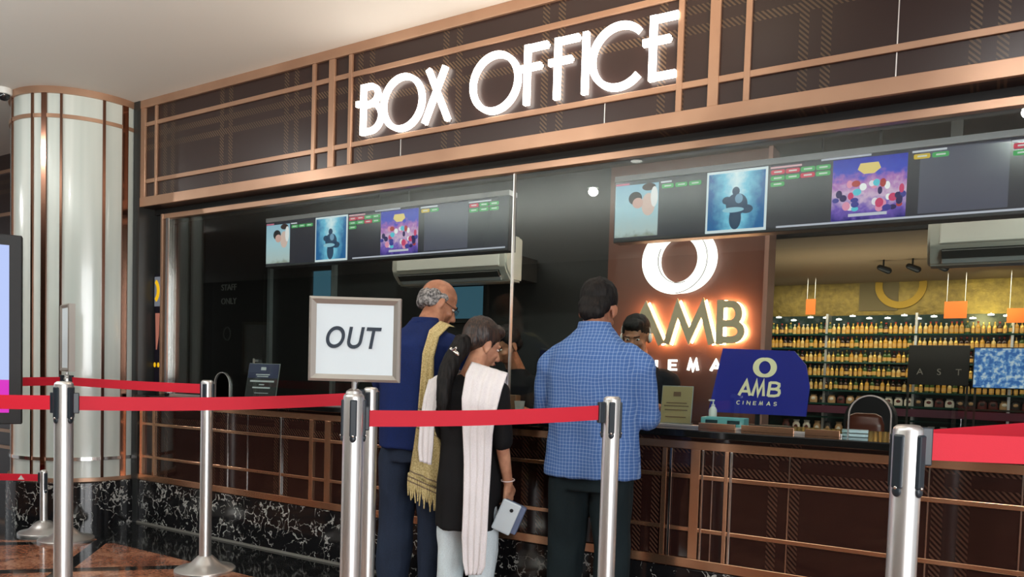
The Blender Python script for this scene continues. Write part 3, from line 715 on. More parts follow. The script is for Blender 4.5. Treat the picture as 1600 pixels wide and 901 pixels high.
# portrait display at far left
rz = radians(60); dl = V((-4.30-.14*cos(radians(60)), -1.19-.14*sin(radians(60)), 0))
t = tag(empty('digital_display', dl, rz), 'black framed portrait display glowing pale blue and pink at the left edge', 'display')
b = NB(); box(b, -.50, .14, -.03, .04, .80, 1.775, .004); link('frame', b, mat('black_frame', lin((16, 16, 18)), .55), t)
m_dis = emis('display_picture', (1, 1, 1, 1), 1.0); n = NT(m_dis); tc, x, y, z = n.obj()
n.L(n.ramp(n.math('GREATER_THAN', z, 1.03), [(0, lin((214, 20, 190))), (1, lin((178, 196, 246)))]), n.b.inputs['Emission Color'])
b = NB(); box(b, -.46, .085, -.033, -.029, .86, 1.72); link('panel', b, m_dis, t)
b = NB(); box(b, -.22, -.14, -.01, .03, .02, .80); box(b, -.42, .0, -.18, .18, 0, .02, .004); link('stand', b, m_black, t)

# ------------------------------------------------------------------ people
m_skin = mat('brown_skin', lin((150, 100, 76)), .5); m_skin2 = mat('light_brown_skin', lin((186, 134, 106)), .5); m_skin3 = mat('warm_brown_skin', lin((168, 112, 84)), .5)
for ms, cc_ in ((m_skin, ((132, 84, 62), (164, 110, 84))), (m_skin2, ((170, 118, 92), (200, 148, 118))), (m_skin3, ((150, 98, 72), (184, 128, 98)))):
    n = NT(ms); tc, x, y, z = n.obj(); f = n.noise(tc, 22, 3); n.L(n.ramp(f.outputs[0], [(.35, lin(cc_[0])), (.65, lin(cc_[1]))]), n.b.inputs['Base Color'])
    ms.node_tree.nodes['Principled BSDF'].inputs['Subsurface Weight'].default_value = .08
m_hair = mat('black_hair', lin((14, 12, 12)), .6, 0, .25); n = NT(m_hair); tc, x, y, z = n.obj(); mp = n.n('ShaderNodeMapping'); mp.inputs['Scale'].default_value = (160, 160, 12); n.L(tc, mp.inputs[0]); f = n.noise(mp.outputs[0], 1, 3)
n.L(n.ramp(f.outputs[0], [(.4, lin((10, 9, 9))), (.7, lin((30, 25, 23)))]), n.b.inputs['Base Color']); n.bump(f.outputs[0], .6, .004)
m_bhair = mat('dark_brown_hair', lin((48, 34, 28)), .45); n = NT(m_bhair); tc, x, y, z = n.obj(); mp = n.n('ShaderNodeMapping'); mp.inputs['Scale'].default_value = (160, 160, 12); n.L(tc, mp.inputs[0]); f = n.noise(mp.outputs[0], 1, 3)
n.L(n.ramp(f.outputs[0], [(.4, lin((22, 16, 14))), (.7, lin((76, 52, 40)))]), n.b.inputs['Base Color']); n.bump(f.outputs[0], .6, .004)
m_ghair = mat('grey_hair', lin((120, 118, 118)), .6); n = NT(m_ghair); tc, x, y, z = n.obj(); f = n.noise(tc, 90, 4); n.L(n.ramp(f.outputs[0], [(.35, lin((52, 50, 50))), (.65, lin((165, 162, 160)))]), n.b.inputs['Base Color']); n.bump(f.outputs[0], .8, .004)
m_eye = mat('eye_white', lin((225, 220, 214)), .2); m_iris = mat('dark_iris', lin((30, 18, 12)), .1); m_lip = mat('lips', lin((150, 78, 70)), .5)
def cloth(name, c, amt=.12, rough=.85, sc=260):
    m = mat(name, lin(c), rough, 0, .25); n = NT(m); tc, x, y, z = n.obj(); f = n.noise(tc, sc, 2); g = n.noise(tc, 5, 2)
    t = n.math('ADD', n.math('MULTIPLY', f.outputs[0], .6), n.math('MULTIPLY', g.outputs[0], .4))
    n.L(n.ramp(t, [(.35, lin(tuple(max(0, v*(1-amt)) for v in c))), (.65, lin(tuple(min(255, v*(1+amt)) for v in c)))]), n.b.inputs['Base Color'])
    n.bump(f.outputs[0], .25, .001); return m

def headmat(c, yaw_=0, pitch_=0, roll_=0):
    return Matrix.Translation(c) @ Matrix.Rotation(yaw_, 4, 'Z') @ Matrix.Rotation(pitch_, 4, 'X') @ Matrix.Rotation(roll_, 4, 'Y')
def head_prims(bm, m, s=1.0):
    m = m @ Matrix.Scale(s, 4)
    ell(bm, (0, -.012, .03), (.074, .092, .084), m)
    ell(bm, (0, .022, -.028), (.061, .066, .078), m); ell(bm, (0, .036, -.078), (.038, .038, .028), m)
    ell(bm, (0, .074, .022), (.046, .016, .010), m)
    cap(bm, (0, .084, .004), .008, (0, .106, -.030), .0125, 10, m); ell(bm, (0, .098, -.036), (.018, .012, .009), m)
    ell(bm, (0, .084, -.058), (.024, .012, .007), m); ell(bm, (0, .082, -.067), (.020, .012, .007), m)
    for sx in (-1, 1):
        ell(bm, (sx*.036, .062, -.026), (.022, .020, .018), m)
        ell(bm, (sx*.076, -.006, -.010), (.008, .020, .031), m, Matrix.Rotation(sx*-.35, 3, 'Z')); ell(bm, (sx*.074, -.002, -.034), (.007, .011, .012), m)
def face_bits(par, m, s=1.0):
    m = m @ Matrix.Scale(s, 4)
    for sx in (-1, 1):
        b = NB(); ell(b, (sx*.029, .073, .004), (.012, .009, .0055), m); e = link('eye', b, m_eye, par, True)
        b = NB(); ell(b, (sx*.029, .0805, .003), (.0058, .0035, .0052), m); link('iris', b, m_iris, e, True)
        b = NB(); cap(b, (sx*.014, .092, .022), .003, (sx*.044, .082, .025), .0025, 8, m); link('eyebrow', b, m_hair, par, True)
    b = NB(); ell(b, (0, .0945, -.062), (.020, .005, .006), m); link('lips', b, m_lip, par, True)
def hand(bm, w, d, nrm, side=1, curl=.5, s=1.0, thumb_in=.6):
    """w wrist, d direction to fingers, nrm = back-of-hand normal, side +1: thumb towards +cross"""
    d = V(d).normalized(); nrm = V(nrm); nrm = (nrm-d*nrm.dot(d)).normalized(); r_ = d.cross(nrm).normalized()*side; w = V(w)
    lens = (.074, .082, .077, .062); pal = .082*s
    for i in range(4):
        off = (.027-.018*i)*s
        a = w+r_*off*.55+d*.008; k = w+r_*off+d*(pal-(.004*abs(i-1))*s)
        cap(bm, a, .0145*s, k, .0105*s, 10)
        p = k; ang = 0; L = lens[i]*s; r0 = .0088*s
        for j, fr in enumerate((.46, .30, .24)):
            ang += curl*(.75, .85, .6)[j]*(1+.1*(i-1.5))
            q = p+(d*cos(ang)-nrm*sin(ang))*L*fr
            cap(bm, p, r0, q, r0*.9, 10); p = q; r0 *= .9
    cap(bm, w, .021*s, w+d*.03*s, .019*s, 12)
    t0 = w+r_*.022*s+d*.018*s; t1 = t0+(r_*.75+d*.65-nrm*.25*thumb_in).normalized()*.038*s
    t2 = t1+(r_*.25+d*.85-nrm*.5*thumb_in).normalized()*.032*s; t3 = t2+(d*.8-nrm*.75*thumb_in-r_*.1).normalized()*.024*s
    cap(bm, t0, .0145*s, t1, .0115*s, 10); cap(bm, t1, .0105*s, t2, .0095*s, 10); cap(bm, t2, .0092*s, t3, .008*s, 10)
def arm(bm, sh, el_, wr, f=1.0, r=(.046, .038, .036, .026)):
    cap(bm, sh, r[0]*f, el_, r[1]*f); m_ = V(el_).lerp(V(wr), .3); cap(bm, el_, r[1]*f, m_, r[2]*f); cap(bm, m_, r[2]*f, wr, r[3]*f)
def leg(bm, hip, kn, an, f=1.0, toe=True, fd=(0, 1, 0)):
    cap(bm, hip, .080*f, kn, .054*f); m_ = V(kn).lerp(V(an), .3); cap(bm, kn, .054*f, m_, .052*f); cap(bm, m_, .052*f, an, .034*f)
    if toe:
        fd = V(fd); a = V(an); cap(bm, a+V((0, 0, -.02))-fd*.03, .032, a+fd*.14+V((0, 0, -.045)), .026)
def fold_fn(scale=9, amp=.006, seed=0., stretch=.45):
    def f(co):
        q = V((co.x*scale+seed, co.y*scale, co.z*scale*stretch)); return noise.noise(q)*amp + noise.noise(q*2.3)*amp*.5
    return f
def shoe(par, an, fd, m, rz_=0):
    b = NB(); a = V(an); fd = V(fd)
    loft_ = [(0, 0)]
    cap(b, a-fd*.035+V((0, 0, -.042)), .036, a+fd*.05+V((0, 0, -.046)), .040); cap(b, a+fd*.05+V((0, 0, -.046)), .040, a+fd*.135+V((0, 0, -.056)), .030)
    cap(b, a-fd*.01+V((0, 0, 0)), .040, a-fd*.02+V((0, 0, -.04)), .038)
    z0 = a.z-.085
    return bake_remesh('shoe', b, m, par, .006, 2, post=lambda c: V((c.x, c.y, max(c.z, .0))))
def ribbon(name, rows, m, par, cols=14, fold=.006, nf=3, thick=.004, out=(0, -1, 0), seed=0):
    """rows: list of (left point, right point); folds push along out"""
    bm = NB(); g = []; rows = [(V(a), V(b_)) for a, b_ in rows]; R_ = []
    K = 6
    for i in range(len(rows)-1):
        for j in range(K):
            t = j/K; R_.append((rows[i][0].lerp(rows[i+1][0], t), rows[i][1].lerp(rows[i+1][1], t)))
    R_.append(rows[-1]); out = V(out)
    for a, b_ in R_:
        line = []
        for c in range(cols+1):
            u = c/cols; p = a.lerp(b_, u)
            p = p+out*(fold*sin(u*nf*2*pi+seed+.6*sin(a.z*7))+fold*.6*noise.noise(V((u*6+seed, a.z*4, 3))))
            line.append(p)
        g.append(line)
    f_ = [[bm.verts.new(p) for p in l] for l in g]; k_ = [[bm.verts.new(p-out*thick) for p in l] for l in g]
    nr, nc = len(g), cols+1
    for i in range(nr-1):
        for j in range(nc-1):
            bm.faces.new((f_[i][j], f_[i][j+1], f_[i+1][j+1], f_[i+1][j])); bm.faces.new((k_[i][j], k_[i+1][j], k_[i+1][j+1], k_[i][j+1]))
    for i in range(nr-1):
        bm.faces.new((f_[i][0], f_[i+1][0], k_[i+1][0], k_[i][0])); bm.faces.new((f_[i][-1], k_[i][-1], k_[i+1][-1], f_[i+1][-1]))
    for j in range(nc-1):
        bm.faces.new((f_[0][j], k_[0][j], k_[0][j+1], f_[0][j+1])); bm.faces.new((f_[-1][j], f_[-1][j+1], k_[-1][j+1], k_[-1][j]))
    return link(name, bm, m, par, True)

# ---- man in the checked shirt
m_check = mat('blue_checked_cotton', lin((62, 104, 178)), .85, 0, .2)
n = NT(m_check); tc, x, y, z = n.obj()
def gl(c, per, w_): return n.math('LESS_THAN', n.math('FRACT', n.math('DIVIDE', c, per)), w_)
wob = n.noise(tc, 6, 2); xx_ = n.math('ADD', x, n.math('MULTIPLY', wob.outputs[0], .03)); yy_ = n.math('ADD', z, n.math('MULTIPLY', wob.outputs[0], .03))
lines = n.math('ADD', n.math('MULTIPLY', gl(xx_, .0145, .22), .5), n.math('MULTIPLY', gl(yy_, .0145, .22), .5))
n.L(n.mix(lines, lin((70, 104, 162)), lin((140, 166, 204))), n.b.inputs['Base Color'])
m_dkgreen = cloth('dark_green_black_trousers', (20, 32, 36)); m_navy = cloth('navy_tee_cotton', (18, 36, 86)); m_slate = cloth('slate_blue_trousers', (34, 44, 62))
m_bkc = cloth('black_cotton', (20, 20, 22)); m_wht = cloth('white_dupatta_cotton', (226, 222, 224), .04); m_pale = cloth('pale_blue_white_trousers', (206, 220, 226), .05)
m_shoe = mat('dark_leather', lin((24, 22, 22)), .4)

P3 = tag(empty('person', (-1.40, -.34, 0), radians(10)), 'person in a blue checked shirt and dark trousers leaning at the counter', 'person')
hm = headmat((-.022, .10, 1.425), radians(-4), radians(-30))
b = NB(); head_prims(b, hm, 1.0); cap(b, (-.02, .06, 1.38), .056, (-.01, .0, 1.28), .062)
loft(b, [(0, 0, .74, .14, .10), (0, 0, .95, .135, .095), (0, .0, 1.10, .15, .10), (0, -.01, 1.19, .13, .09), (0, 0, 1.25, .07, .055)])
for sx in (-1, 1): leg(b, (sx*.085, 0, .76), (sx*.10, .02, .43), (sx*.105, -.02, .085))
SL, EL, WL = (-.175, -.0, 1.16), (-.235, .05, .975), (-.18, .27, .965); SR, ER, WR = (.175, 0, 1.16), (.212, .05, .975), (.195, .27, .965)
arm(b, SL, EL, WL, .9); arm(b, SR, ER, WR, .95)
hand(b, WL, (.3, 1, -.12), (0, .1, 1), 1, .35); hand(b, WR, (-.3, 1, -.12), (0, .1, 1), -1, .35)
body = bake_remesh('body', b, m_skin, P3, .0055, 2); face_bits(P3, hm)
b = NB(); m_ = hm
ell(b, (0, -.022, .044), (.083, .098, .088), m_); ell(b, (0, -.055, -.016), (.071, .052, .060), m_); ell(b, (0, -.060, -.052), (.058, .042, .050), m_); ell(b, (0, .04, .085), (.06, .05, .04), m_)
for q in range(26):
    a = random.uniform(0, 2*pi); rr = random.uniform(.3, 1); ell(b, (.074*rr*cos(a), -.022+.085*rr*sin(a), .052+.075*(1-rr*rr*.7)), (.012, .014, .012), m_, sub=1)
bake_remesh('hair', b, m_hair, P3, .005, 1, fold_fn(40, .004))
b = NB()   # shirt
loft(b, [(0, .005, .715, .205, .145), (0, .005, .74, .205, .145), (0, 0, .90, .192, .135), (0, 0, 1.05, .195, .135), (0, -.01, 1.14, .202, .135), (0, -.012, 1.215, .190, .125), (-.005, -.005, 1.268, .150, .11), (-.01, .01, 1.31, .100, .088), (-.015, .03, 1.345, .072, .074)], 40, power=2.3)
cap(b, (-.13, -.005, 1.215), .070, (-.185, 0, 1.170), .070); cap(b, (.13, -.005, 1.215), .070, (.185, 0, 1.170), .070)
for S_, E_, W_2 in ((SL, EL, WL), (SR, ER, WR)):
    sx = -1 if S_[0] < 0 else 1
    cap(b, (sx*.185, 0, 1.170), .068, V(E_)+V((0, 0, .01)), .055); cap(b, E_, .056, V(E_).lerp(V(W_2), .78), .043)
bake_remesh('checked_shirt', b, m_check, P3, .007, 4, fold_fn(11, .008, 2))
b = NB(); r_ = []
loft(b, [(-.012, .022, 1.305, .082, .082), (-.016, .030, 1.350, .072, .078), (-.018, .034, 1.366, .068, .074)], 36); bake_remesh('shirt_collar', b, m_check, P3, .005, 2)
b = NB(); loft(b, [(0, 0, .66, .16, .115), (0, 0, .80, .165, .12)], 32)
cap(b, (-.09, 0, .70), .095, (-.105, .015, .42), .080); cap(b, (-.105, .015, .42), .080, (-.11, -.01, .075), .070)
cap(b, (.085, 0, .70), .095, (.095, .025, .42), .080); cap(b, (.095, .025, .42), .080, (.10, 0, .075), .070)
bake_remesh('trousers', b, m_dkgreen, P3, .008, 4, fold_fn(10, .010, 5), post=lambda c: V((c.x, c.y, max(c.z, .045))))
shoe(P3, (-.105, -.02, .085), (0, 1, 0), m_shoe); shoe(P3, (.105, -.01, .085), (0, 1, 0), m_shoe)

# ---- older man
P1 = tag(empty('person', (-2.345, -.33, 0), radians(10)), 'older balding person in a navy T-shirt with a tan shawl hanging from one shoulder', 'person')
hm = headmat((.03, .125, 1.475), radians(-48), radians(-30), radians(-4))
b = NB(); head_prims(b, hm, 1.02); cap(b, (.03, .09, 1.43), .058, (.01, .0, 1.29), .066)
loft(b, [(0, 0, .76, .15, .12), (0, 0.01, .95, .15, .13), (0, .0, 1.12, .16, .11), (0, -.01, 1.24, .17, .10), (0, 0, 1.32, .08, .06)])
for sx in (-1, 1): leg(b, (sx*.095, 0, .78), (sx*.11, .02, .44), (sx*.115, -.02, .085))
SL, EL, WL = (-.19, 0, 1.235), (-.23, .06, 1.0), (-.16, .28, .975); SR, ER, WR = (.19, .0, 1.235), (.235, .05, 1.01), (.19, .27, .975)
arm(b, SL, EL, WL, 1.05); arm(b, SR, ER, WR, 1.05)
hand(b, WL, (.3, 1, -.12), (0, .1, 1), 1, .4); hand(b, WR, (-.3, 1, -.12), (0, .1, 1), -1, .4)
bake_remesh('body', b, m_skin3, P1, .0055, 2); face_bits(P1, hm, 1.02)
b = NB(); m_ = hm @ Matrix.Scale(1.02, 4)
ell(b, (0, -.080, -.002), (.062, .026, .045), m_); ell(b, (0, -.07, -.035), (.055, .028, .030), m_)
for sx in (-1, 1): ell(b, (sx*.062, -.042, .004), (.020, .045, .040), m_); ell(b, (sx*.071, -.004, .022), (.010, .026, .018), m_); ell(b, (sx*.058, -.055, -.03), (.018, .03, .026), m_)
bake_remesh('grey_hair', b, m_ghair, P1, .0045, 1, fold_fn(60, .005))
b = NB(); g_ = [(sx*.03, .098, .002) for sx in (-1, 1)]
for sx in (-1, 1):
    for q in range(16):
        a0, a1 = 2*pi*q/16, 2*pi*(q+1)/16; cap(b, (sx*.031+.022*cos(a0), .097, .002+.015*sin(a0)), .0012, (sx*.031+.022*cos(a1), .097, .002+.015*sin(a1)), .0012, 6, m_)
    cap(b, (sx*.053, .096, .006), .0012, (sx*.078, .0, .006), .0012, 6, m_)
cap(b, (-.009, .100, .004), .0012, (.009, .100, .004), .0012, 6, m_); link('spectacles', b, m_black, P1)
b = NB()
loft(b, [(0, .005, .765, .195, .150), (0, .005, .79, .195, .15), (0, .01, .92, .195, .155), (0, .005, 1.06, .20, .145), (0, -.01, 1.18, .21, .135), (0, -.012, 1.26, .20, .125), (.0, .0, 1.31, .150, .10), (.005, .015, 1.352, .090, .080), (.01, .03, 1.385, .068, .068)], 40, power=2.3)
for S_, E_ in ((SL, EL), (SR, ER)):
    sx = -1 if S_[0] < 0 else 1
    cap(b, (sx*.15, -.005, 1.245), .074, (sx*.20, 0, 1.215), .074); cap(b, (sx*.20, 0, 1.215), .074, V(S_).lerp(V(E_), .62), .064)
bake_remesh('navy_shirt', b, m_navy, P1, .007, 4, fold_fn(9, .009, 12))
b = NB(); loft(b, [(.01, .025, 1.37, .074, .073), (.012, .032, 1.398, .066, .066)], 36); bake_remesh('shirt_collar', b, m_navy, P1, .005, 2)
b = NB(); loft(b, [(0, 0, .70, .17, .13), (0, 0, .84, .17, .13)], 32)
for sx in (-1, 1): cap(b, (sx*.09, 0, .72), .105, (sx*.11, .01, .42), .092); cap(b, (sx*.11, .01, .42), .092, (sx*.115, -.01, .08), .082)
bake_remesh('trousers', b, m_slate, P1, .008, 4, fold_fn(10, .012, 8), post=lambda c: V((c.x, c.y, max(c.z, .045))))
shoe(P1, (-.115, -.02, .085), (0, 1, 0), m_shoe); shoe(P1, (.115, -.01, .085), (0, 1, 0), m_shoe)
# tan shawl
m_shawl = mat('tan_woven_shawl', lin((196, 176, 122)), .9, 0, .2); n = NT(m_shawl); tc, x, y, z = n.obj(); f = n.noise(tc, 150, 2)
zz_ = n.math('SUBTRACT', z, n.math('MULTIPLY', x, -.35))
st = None
for zc in (.655, .675, .70, .91, .93, 1.0):
    c_ = n.math('LESS_THAN', n.math('ABSOLUTE', n.math('SUBTRACT', zz_, zc+.0)), .0035); st = c_ if st is None else n.math('MAXIMUM', st, c_)
base_ = n.ramp(f.outputs[0], [(.35, lin((176, 156, 104))), (.65, lin((214, 198, 148)))])
n.L(n.mix(n.math('MULTIPLY', st, .75), base_, lin((88, 66, 70))), n.b.inputs['Base Color']); n.bump(f.outputs[0], .4, .002)
m_cream = cloth('cream_cloth', (214, 206, 168), .06)
sw = ribbon('shawl', [((.11, .06, 1.375), (.155, .06, 1.355)), ((.11, -.01, 1.380), (.158, -.01, 1.355)), ((.108, -.11, 1.33), (.156, -.11, 1.30)), ((.104, -.162, 1.22), (.154, -.157, 1.20)), ((.100, -.172, 1.06), (.158, -.165, 1.05)), ((.092, -.178, .92), (.186, -.165, .90)), ((.078, -.185, .78), (.228, -.165, .76)), ((.062, -.19, .66), (.245, -.17, .58))], m_shawl, P1, 16, .006, 2.5, .012)
for q in range(22):
    u = q/21; a = V((.064, -.194, .665)).lerp(V((.243, -.177, .582)), u); b = NB(); L_ = .10+.02*sin(q*2.1)
    chain(b, [a, a+V((.003*sin(q), -.004, -L_*.5)), a+V((.006*sin(q*1.7), .0, -L_))], [.0045, .005, .003], 6); link('fringe', b, m_shawl, sw, True)

# ---- woman with the white dupatta
P2 = tag(empty('person', (-1.93, -.487, 0), radians(6)), 'person with long dark hair, black kurta, white dupatta and pale trousers', 'person')
hm = headmat((.010, .085, 1.262), radians(-34), radians(-22))
b = NB(); head_prims(b, hm, .93); cap(b, (.01, .055, 1.215), .046, (0, 0, 1.12), .052)
loft(b, [(0, 0, .66, .13, .10), (0, 0, .82, .11, .085), (0, .0, .96, .13, .09), (0, 0, 1.08, .135, .08), (0, 0, 1.13, .06, .05)])
for sx in (-1, 1): leg(b, (sx*.075, 0, .68), (sx*.085, .02, .38), (sx*.085, -.02, .085), .88)
SL, EL, WL = (-.145, 0, 1.055), (-.19, .08, .86), (-.10, .25, .96); SR, ER, WR = (.148, 0, 1.055), (.190, -.03, .83), (.195, .03, .655)
arm(b, SL, EL, WL, .82); arm(b, SR, ER, WR, .82)
hand(b, WL, (.3, 1, -.05), (0, .1, 1), 1, .3, .88); hand(b, WR, (-.05, .15, -1), (1, -.3, 0), -1, .75, .9, .9)
bake_remesh('body', b, m_skin2, P2, .005, 2); face_bits(P2, hm, .93)
m_ = hm @ Matrix.Scale(.93, 4)
b = NB(); ell(b, (0, -.026, .042), (.085, .100, .092), m_); ell(b, (0, -.07, -.004), (.07, .05, .06), m_); ell(b, (.0, .045, .088), (.06, .045, .035), m_)
bake_remesh('hair', b, m_bhair, P2, .005, 1, fold_fn(35, .003))
b = NB(); pts = [(-.030, -.035, 1.26), (-.055, -.075, 1.19), (-.060, -.125, 1.10), (-.055, -.145, 1.0), (-.050, -.140, .92)]
chain(b, pts, [.045, .042, .040, .032, .016]); chain(b, [(-.06, -.06, 1.22), (-.08, -.11, 1.12), (-.075, -.135, 1.02), (-.06, -.14, .94)], [.03, .028, .022, .01])
bake_remesh('ponytail', b, m_hair, P2, .005, 1, fold_fn(45, .006, 4, .2))
b = NB(); cap(b, (-.055, -.088, 1.235), .010, (-.015, -.100, 1.215), .010); cap(b, (-.05, -.092, 1.225), .008, (-.02, -.106, 1.24), .006); link('hair_clip', b, m_chrome, P2, True)
b = NB()
loft(b, [(0, .0, .455, .155, .115), (0, 0, .48, .155, .115), (0, 0, .66, .155, .12), (0, 0, .82, .132, .105), (0, .0, .96, .150, .115), (0, 0, 1.05, .155, .108), (0, 0, 1.11, .10, .075), (.005, .012, 1.14, .058, .055)], 36, power=2.2)
for S_, E_, t_, r2 in ((SL, EL, 1, .045), (SR, ER, .9, .046)):
    sx = -1 if S_[0] < 0 else 1; cap(b, (sx*.12, 0, 1.065), .052, V(S_), .054); cap(b, S_, .052, V(S_).lerp(V(E_), t_), r2)
bake_remesh('black_kurta', b, m_bkc, P2, .007, 4, fold_fn(10, .008, 3, .3))
b = NB(); loft(b, [(0, 0, .50, .13, .10), (0, 0, .62, .135, .10)], 28)
for sx in (-1, 1): cap(b, (sx*.072, 0, .56), .082, (sx*.083, .01, .36), .070); cap(b, (sx*.083, .01, .36), .070, (sx*.086, -.01, .09), .052)
bake_remesh('pale_trousers', b, m_pale, P2, .007, 4, fold_fn(12, .008, 1), post=lambda c: V((c.x, c.y, max(c.z, .05))))
shoe(P2, (-.085, -.02, .085), (0, 1, 0), m_shoe); shoe(P2, (.085, -.01, .085), (0, 1, 0), m_shoe)
ribbon('dupatta', [((.02, .085, 1.02), (.15, .07, 1.00)), ((.02, .045, 1.145), (.17, .045, 1.11)), ((.02, -.03, 1.185), (.195, -.01, 1.14)), ((.035, -.105, 1.13), (.210, -.09, 1.07)), ((.045, -.150, 1.03), (.205, -.130, .97)), ((.055, -.158, .90), (.188, -.125, .88)), ((.066, -.158, .75), (.186, -.132, .75)), ((.070, -.162, .60), (.186, -.142, .60)), ((.072, -.166, .45), (.188, -.150, .45)), ((.080, -.162, .34), (.184, -.150, .33)), ((.095, -.160, .285), (.168, -.152, .295))], m_wht, P2, 22, .0065, 4, .006)
ribbon('dupatta_end', [((-.205, .06, .98), (-.07, .085, 1.02)), ((-.215, .03, 1.09), (-.08, .045, 1.145)), ((-.21, -.03, 1.10), (-.09, -.03, 1.155)), ((-.205, -.075, 1.02), (-.115, -.085, 1.07)), ((-.205, -.10, .92), (-.125, -.11, .94)), ((-.205, -.11, .80), (-.125, -.12, .80)), ((-.195, -.11, .74), (-.135, -.115, .73))], m_wht, P2, 12, .005, 2.5, .005, seed=2)
b = NB(); K_ = 20
for q in range(K_):
    a0, a1 = 2*pi*q/K_, 2*pi*(q+1)/K_; c0 = V((.195, .025, .675)); cap(b, c0+V((.030*cos(a0), .030*sin(a0), .004*sin(a0))), .0028, c0+V((.030*cos(a1), .030*sin(a1), .004*sin(a1))), .0028, 6)
link('bracelet', b, mat('pale_bangle', lin((226, 206, 200)), .3), P2)

P2.scale = (.94, 1, 1)
# pouch in her hand (a thing of its own)
pt = tag(empty('phone_pouch', (-1.72, -.467, .50), radians(24)), 'pale grey phone and pouch held in the hand of the person with white dupatta', 'phone')
mt = Matrix.Rotation(radians(22), 4, 'Y')
b = NB(); box(b, -.055, .045, -.026, .022, -.04, .085, .006, mt); link('pouch', b, mat('slate_blue_pouch', lin((96, 110, 140)), .6), pt)
b = NB(); box(b, -.062, .022, -.036, -.027, -.05, .09, .006, mt); ph = link('phone', b, mat('pale_phone_back', lin((200, 212, 218)), .3), pt)
b = NB(); lathe(b, [(0, 0), (.008, 0), (.008, .003), (0, .003)], 20)
for v in b.verts: v.co = mt @ (Matrix.Rotation(pi/2, 3, 'X') @ v.co + V((-.01, -.036, .055)))
link('camera_lens', b, m_black, ph)

# ---- clerks
def clerk(loc, rz_, hz, label, hy, hp, headset, wl, wr, skin, sk=1.0, stool_h=.62):
    P = tag(empty('person', loc, rz_), label, 'person')
    hm = headmat((0, .10, hz), hy, hp)
    b = NB(); head_prims(b, hm, sk); nz = hz-.16; cap(b, (0, .075, hz-.05), .052, (0, .0, nz), .058)
    loft(b, [(0, -.02, stool_h, .15, .12), (0, -.02, stool_h+.15, .13, .10), (0, -.01, nz-.20, .15, .10), (0, 0, nz-.07, .16, .09), (0, 0, nz-.01, .07, .06)])
    for sx in (-1, 1):
        S_ = (sx*.175, 0, nz-.09); E_ = (sx*.215, .06, nz-.27) ; W_3 = wl if sx < 0 else wr
        arm(b, S_, E_, W_3, .9); hand(b, W_3, (-sx*.25, 1, -.08), (0, .1, 1), 1 if sx < 0 else -1, .4, .95)
        cap(b, (sx*.09, -.02, stool_h+.05), .08, (sx*.10, .02, .42), .055); cap(b, (sx*.10, .02, .42), .052, (sx*.10, -.02, .07), .035); cap(b, (sx*.10, -.04, .04), .032, (sx*.10, .12, .035), .026)
    bake_remesh('body', b, skin, P, .006, 2); face_bits(P, hm, sk)
    b = NB(); m_ = hm @ Matrix.Scale(sk, 4); ell(b, (0, -.024, .045), (.083, .097, .087), m_); ell(b, (0, -.06, -.01), (.07, .05, .055), m_); ell(b, (0, .045, .085), (.062, .045, .035), m_)
    bake_remesh('hair', b, m_hair, P, .006, 1, fold_fn(40, .004))
    b = NB(); loft(b, [(0, -.02, stool_h-.02, .175, .14), (0, -.02, stool_h+.15, .16, .13), (0, -.01, nz-.2, .185, .13), (0, 0, nz-.09, .185, .12), (0, 0, nz-.03, .13, .09), (0, .01, nz+.015, .07, .068)], 32)
    for sx in (-1, 1): cap(b, (sx*.14, 0, nz-.085), .066, (sx*.18, 0, nz-.10), .066); cap(b, (sx*.18, 0, nz-.10), .064, (sx*.215, .06, nz-.26), .055)
    bake_remesh('black_shirt', b, m_bkc, P, .008, 3, fold_fn(9, .007, sk))
    b = NB(); loft(b, [(0, -.02, stool_h-.14, .16, .12), (0, -.02, stool_h+.02, .165, .13)], 28)
    for sx in (-1, 1): cap(b, (sx*.09, -.02, stool_h), .095, (sx*.10, .02, .42), .07); cap(b, (sx*.10, .02, .42), .07, (sx*.10, -.02, .09), .055)
    bake_remesh('trousers', b, m_dkgreen, P, .008, 3, fold_fn(9, .008, 2))
    if headset:
        b = NB(); pts = [hm @ V((.083*cos(a), -.01, .02+.085*sin(a))) for a in [pi*q/14 for q in range(15)]]; tube(b, pts, .005, 8)
        for sx in (-1, 1): ell(b, (sx*.082, -.008, -.01), (.012, .025, .028), hm)
        link('headset', b, m_white, P, True)
    return P
clerk((-2.54, .90, 0), radians(180-12), 1.315, 'person in black behind the glass, facing the woman over the counter', radians(-10), radians(-28), False, (-.12, .30, .985), (.14, .30, .985), m_skin3, .98, .70)
clerk((-1.735, .97, 0), radians(180+4), 1.375, 'person in black behind the glass, half hidden by the checked shirt', radians(5), radians(-20), True, (-.17, .30, .985), (.10, .30, .985), m_skin3, .98, .74)

# ------------------------------------------------------------------ things on the counter
def slab_stand(loc, rz_, w_, h_, label, m_face, lines, foot=True, nm='card_stand', cat='card stand'):
    t = tag(empty(nm, loc, rz_), label, cat); tl = Matrix.Rotation(radians(-12), 4, 'X')
    b = NB(); box(b, -w_/2, w_/2, 0, .004, .004, h_, 0, tl); link('card', b, m_face, t)
    b = NB(); box(b, -w_/2-.004, w_/2+.004, .0045, .007, .003, h_+.004, 0, tl); box(b, -w_/2-.004, w_/2+.004, -.005, .06, 0, .003)
    link('acrylic_holder', b, mat('clear_acrylic_grey', lin((150, 156, 156)), .15, 0, .5), t)
    for (x0, x1, z0, z1, mm) in lines:
        b = NB(); box(b, x0, x1, -.0015, 0, z0, z1, 0, tl); link('print_line', b, mm, t)
    return t
m_wp = mat('white_print', lin((210, 214, 220)), .6); m_bp = mat('brown_print', lin((96, 70, 44)), .6)
CT = .919
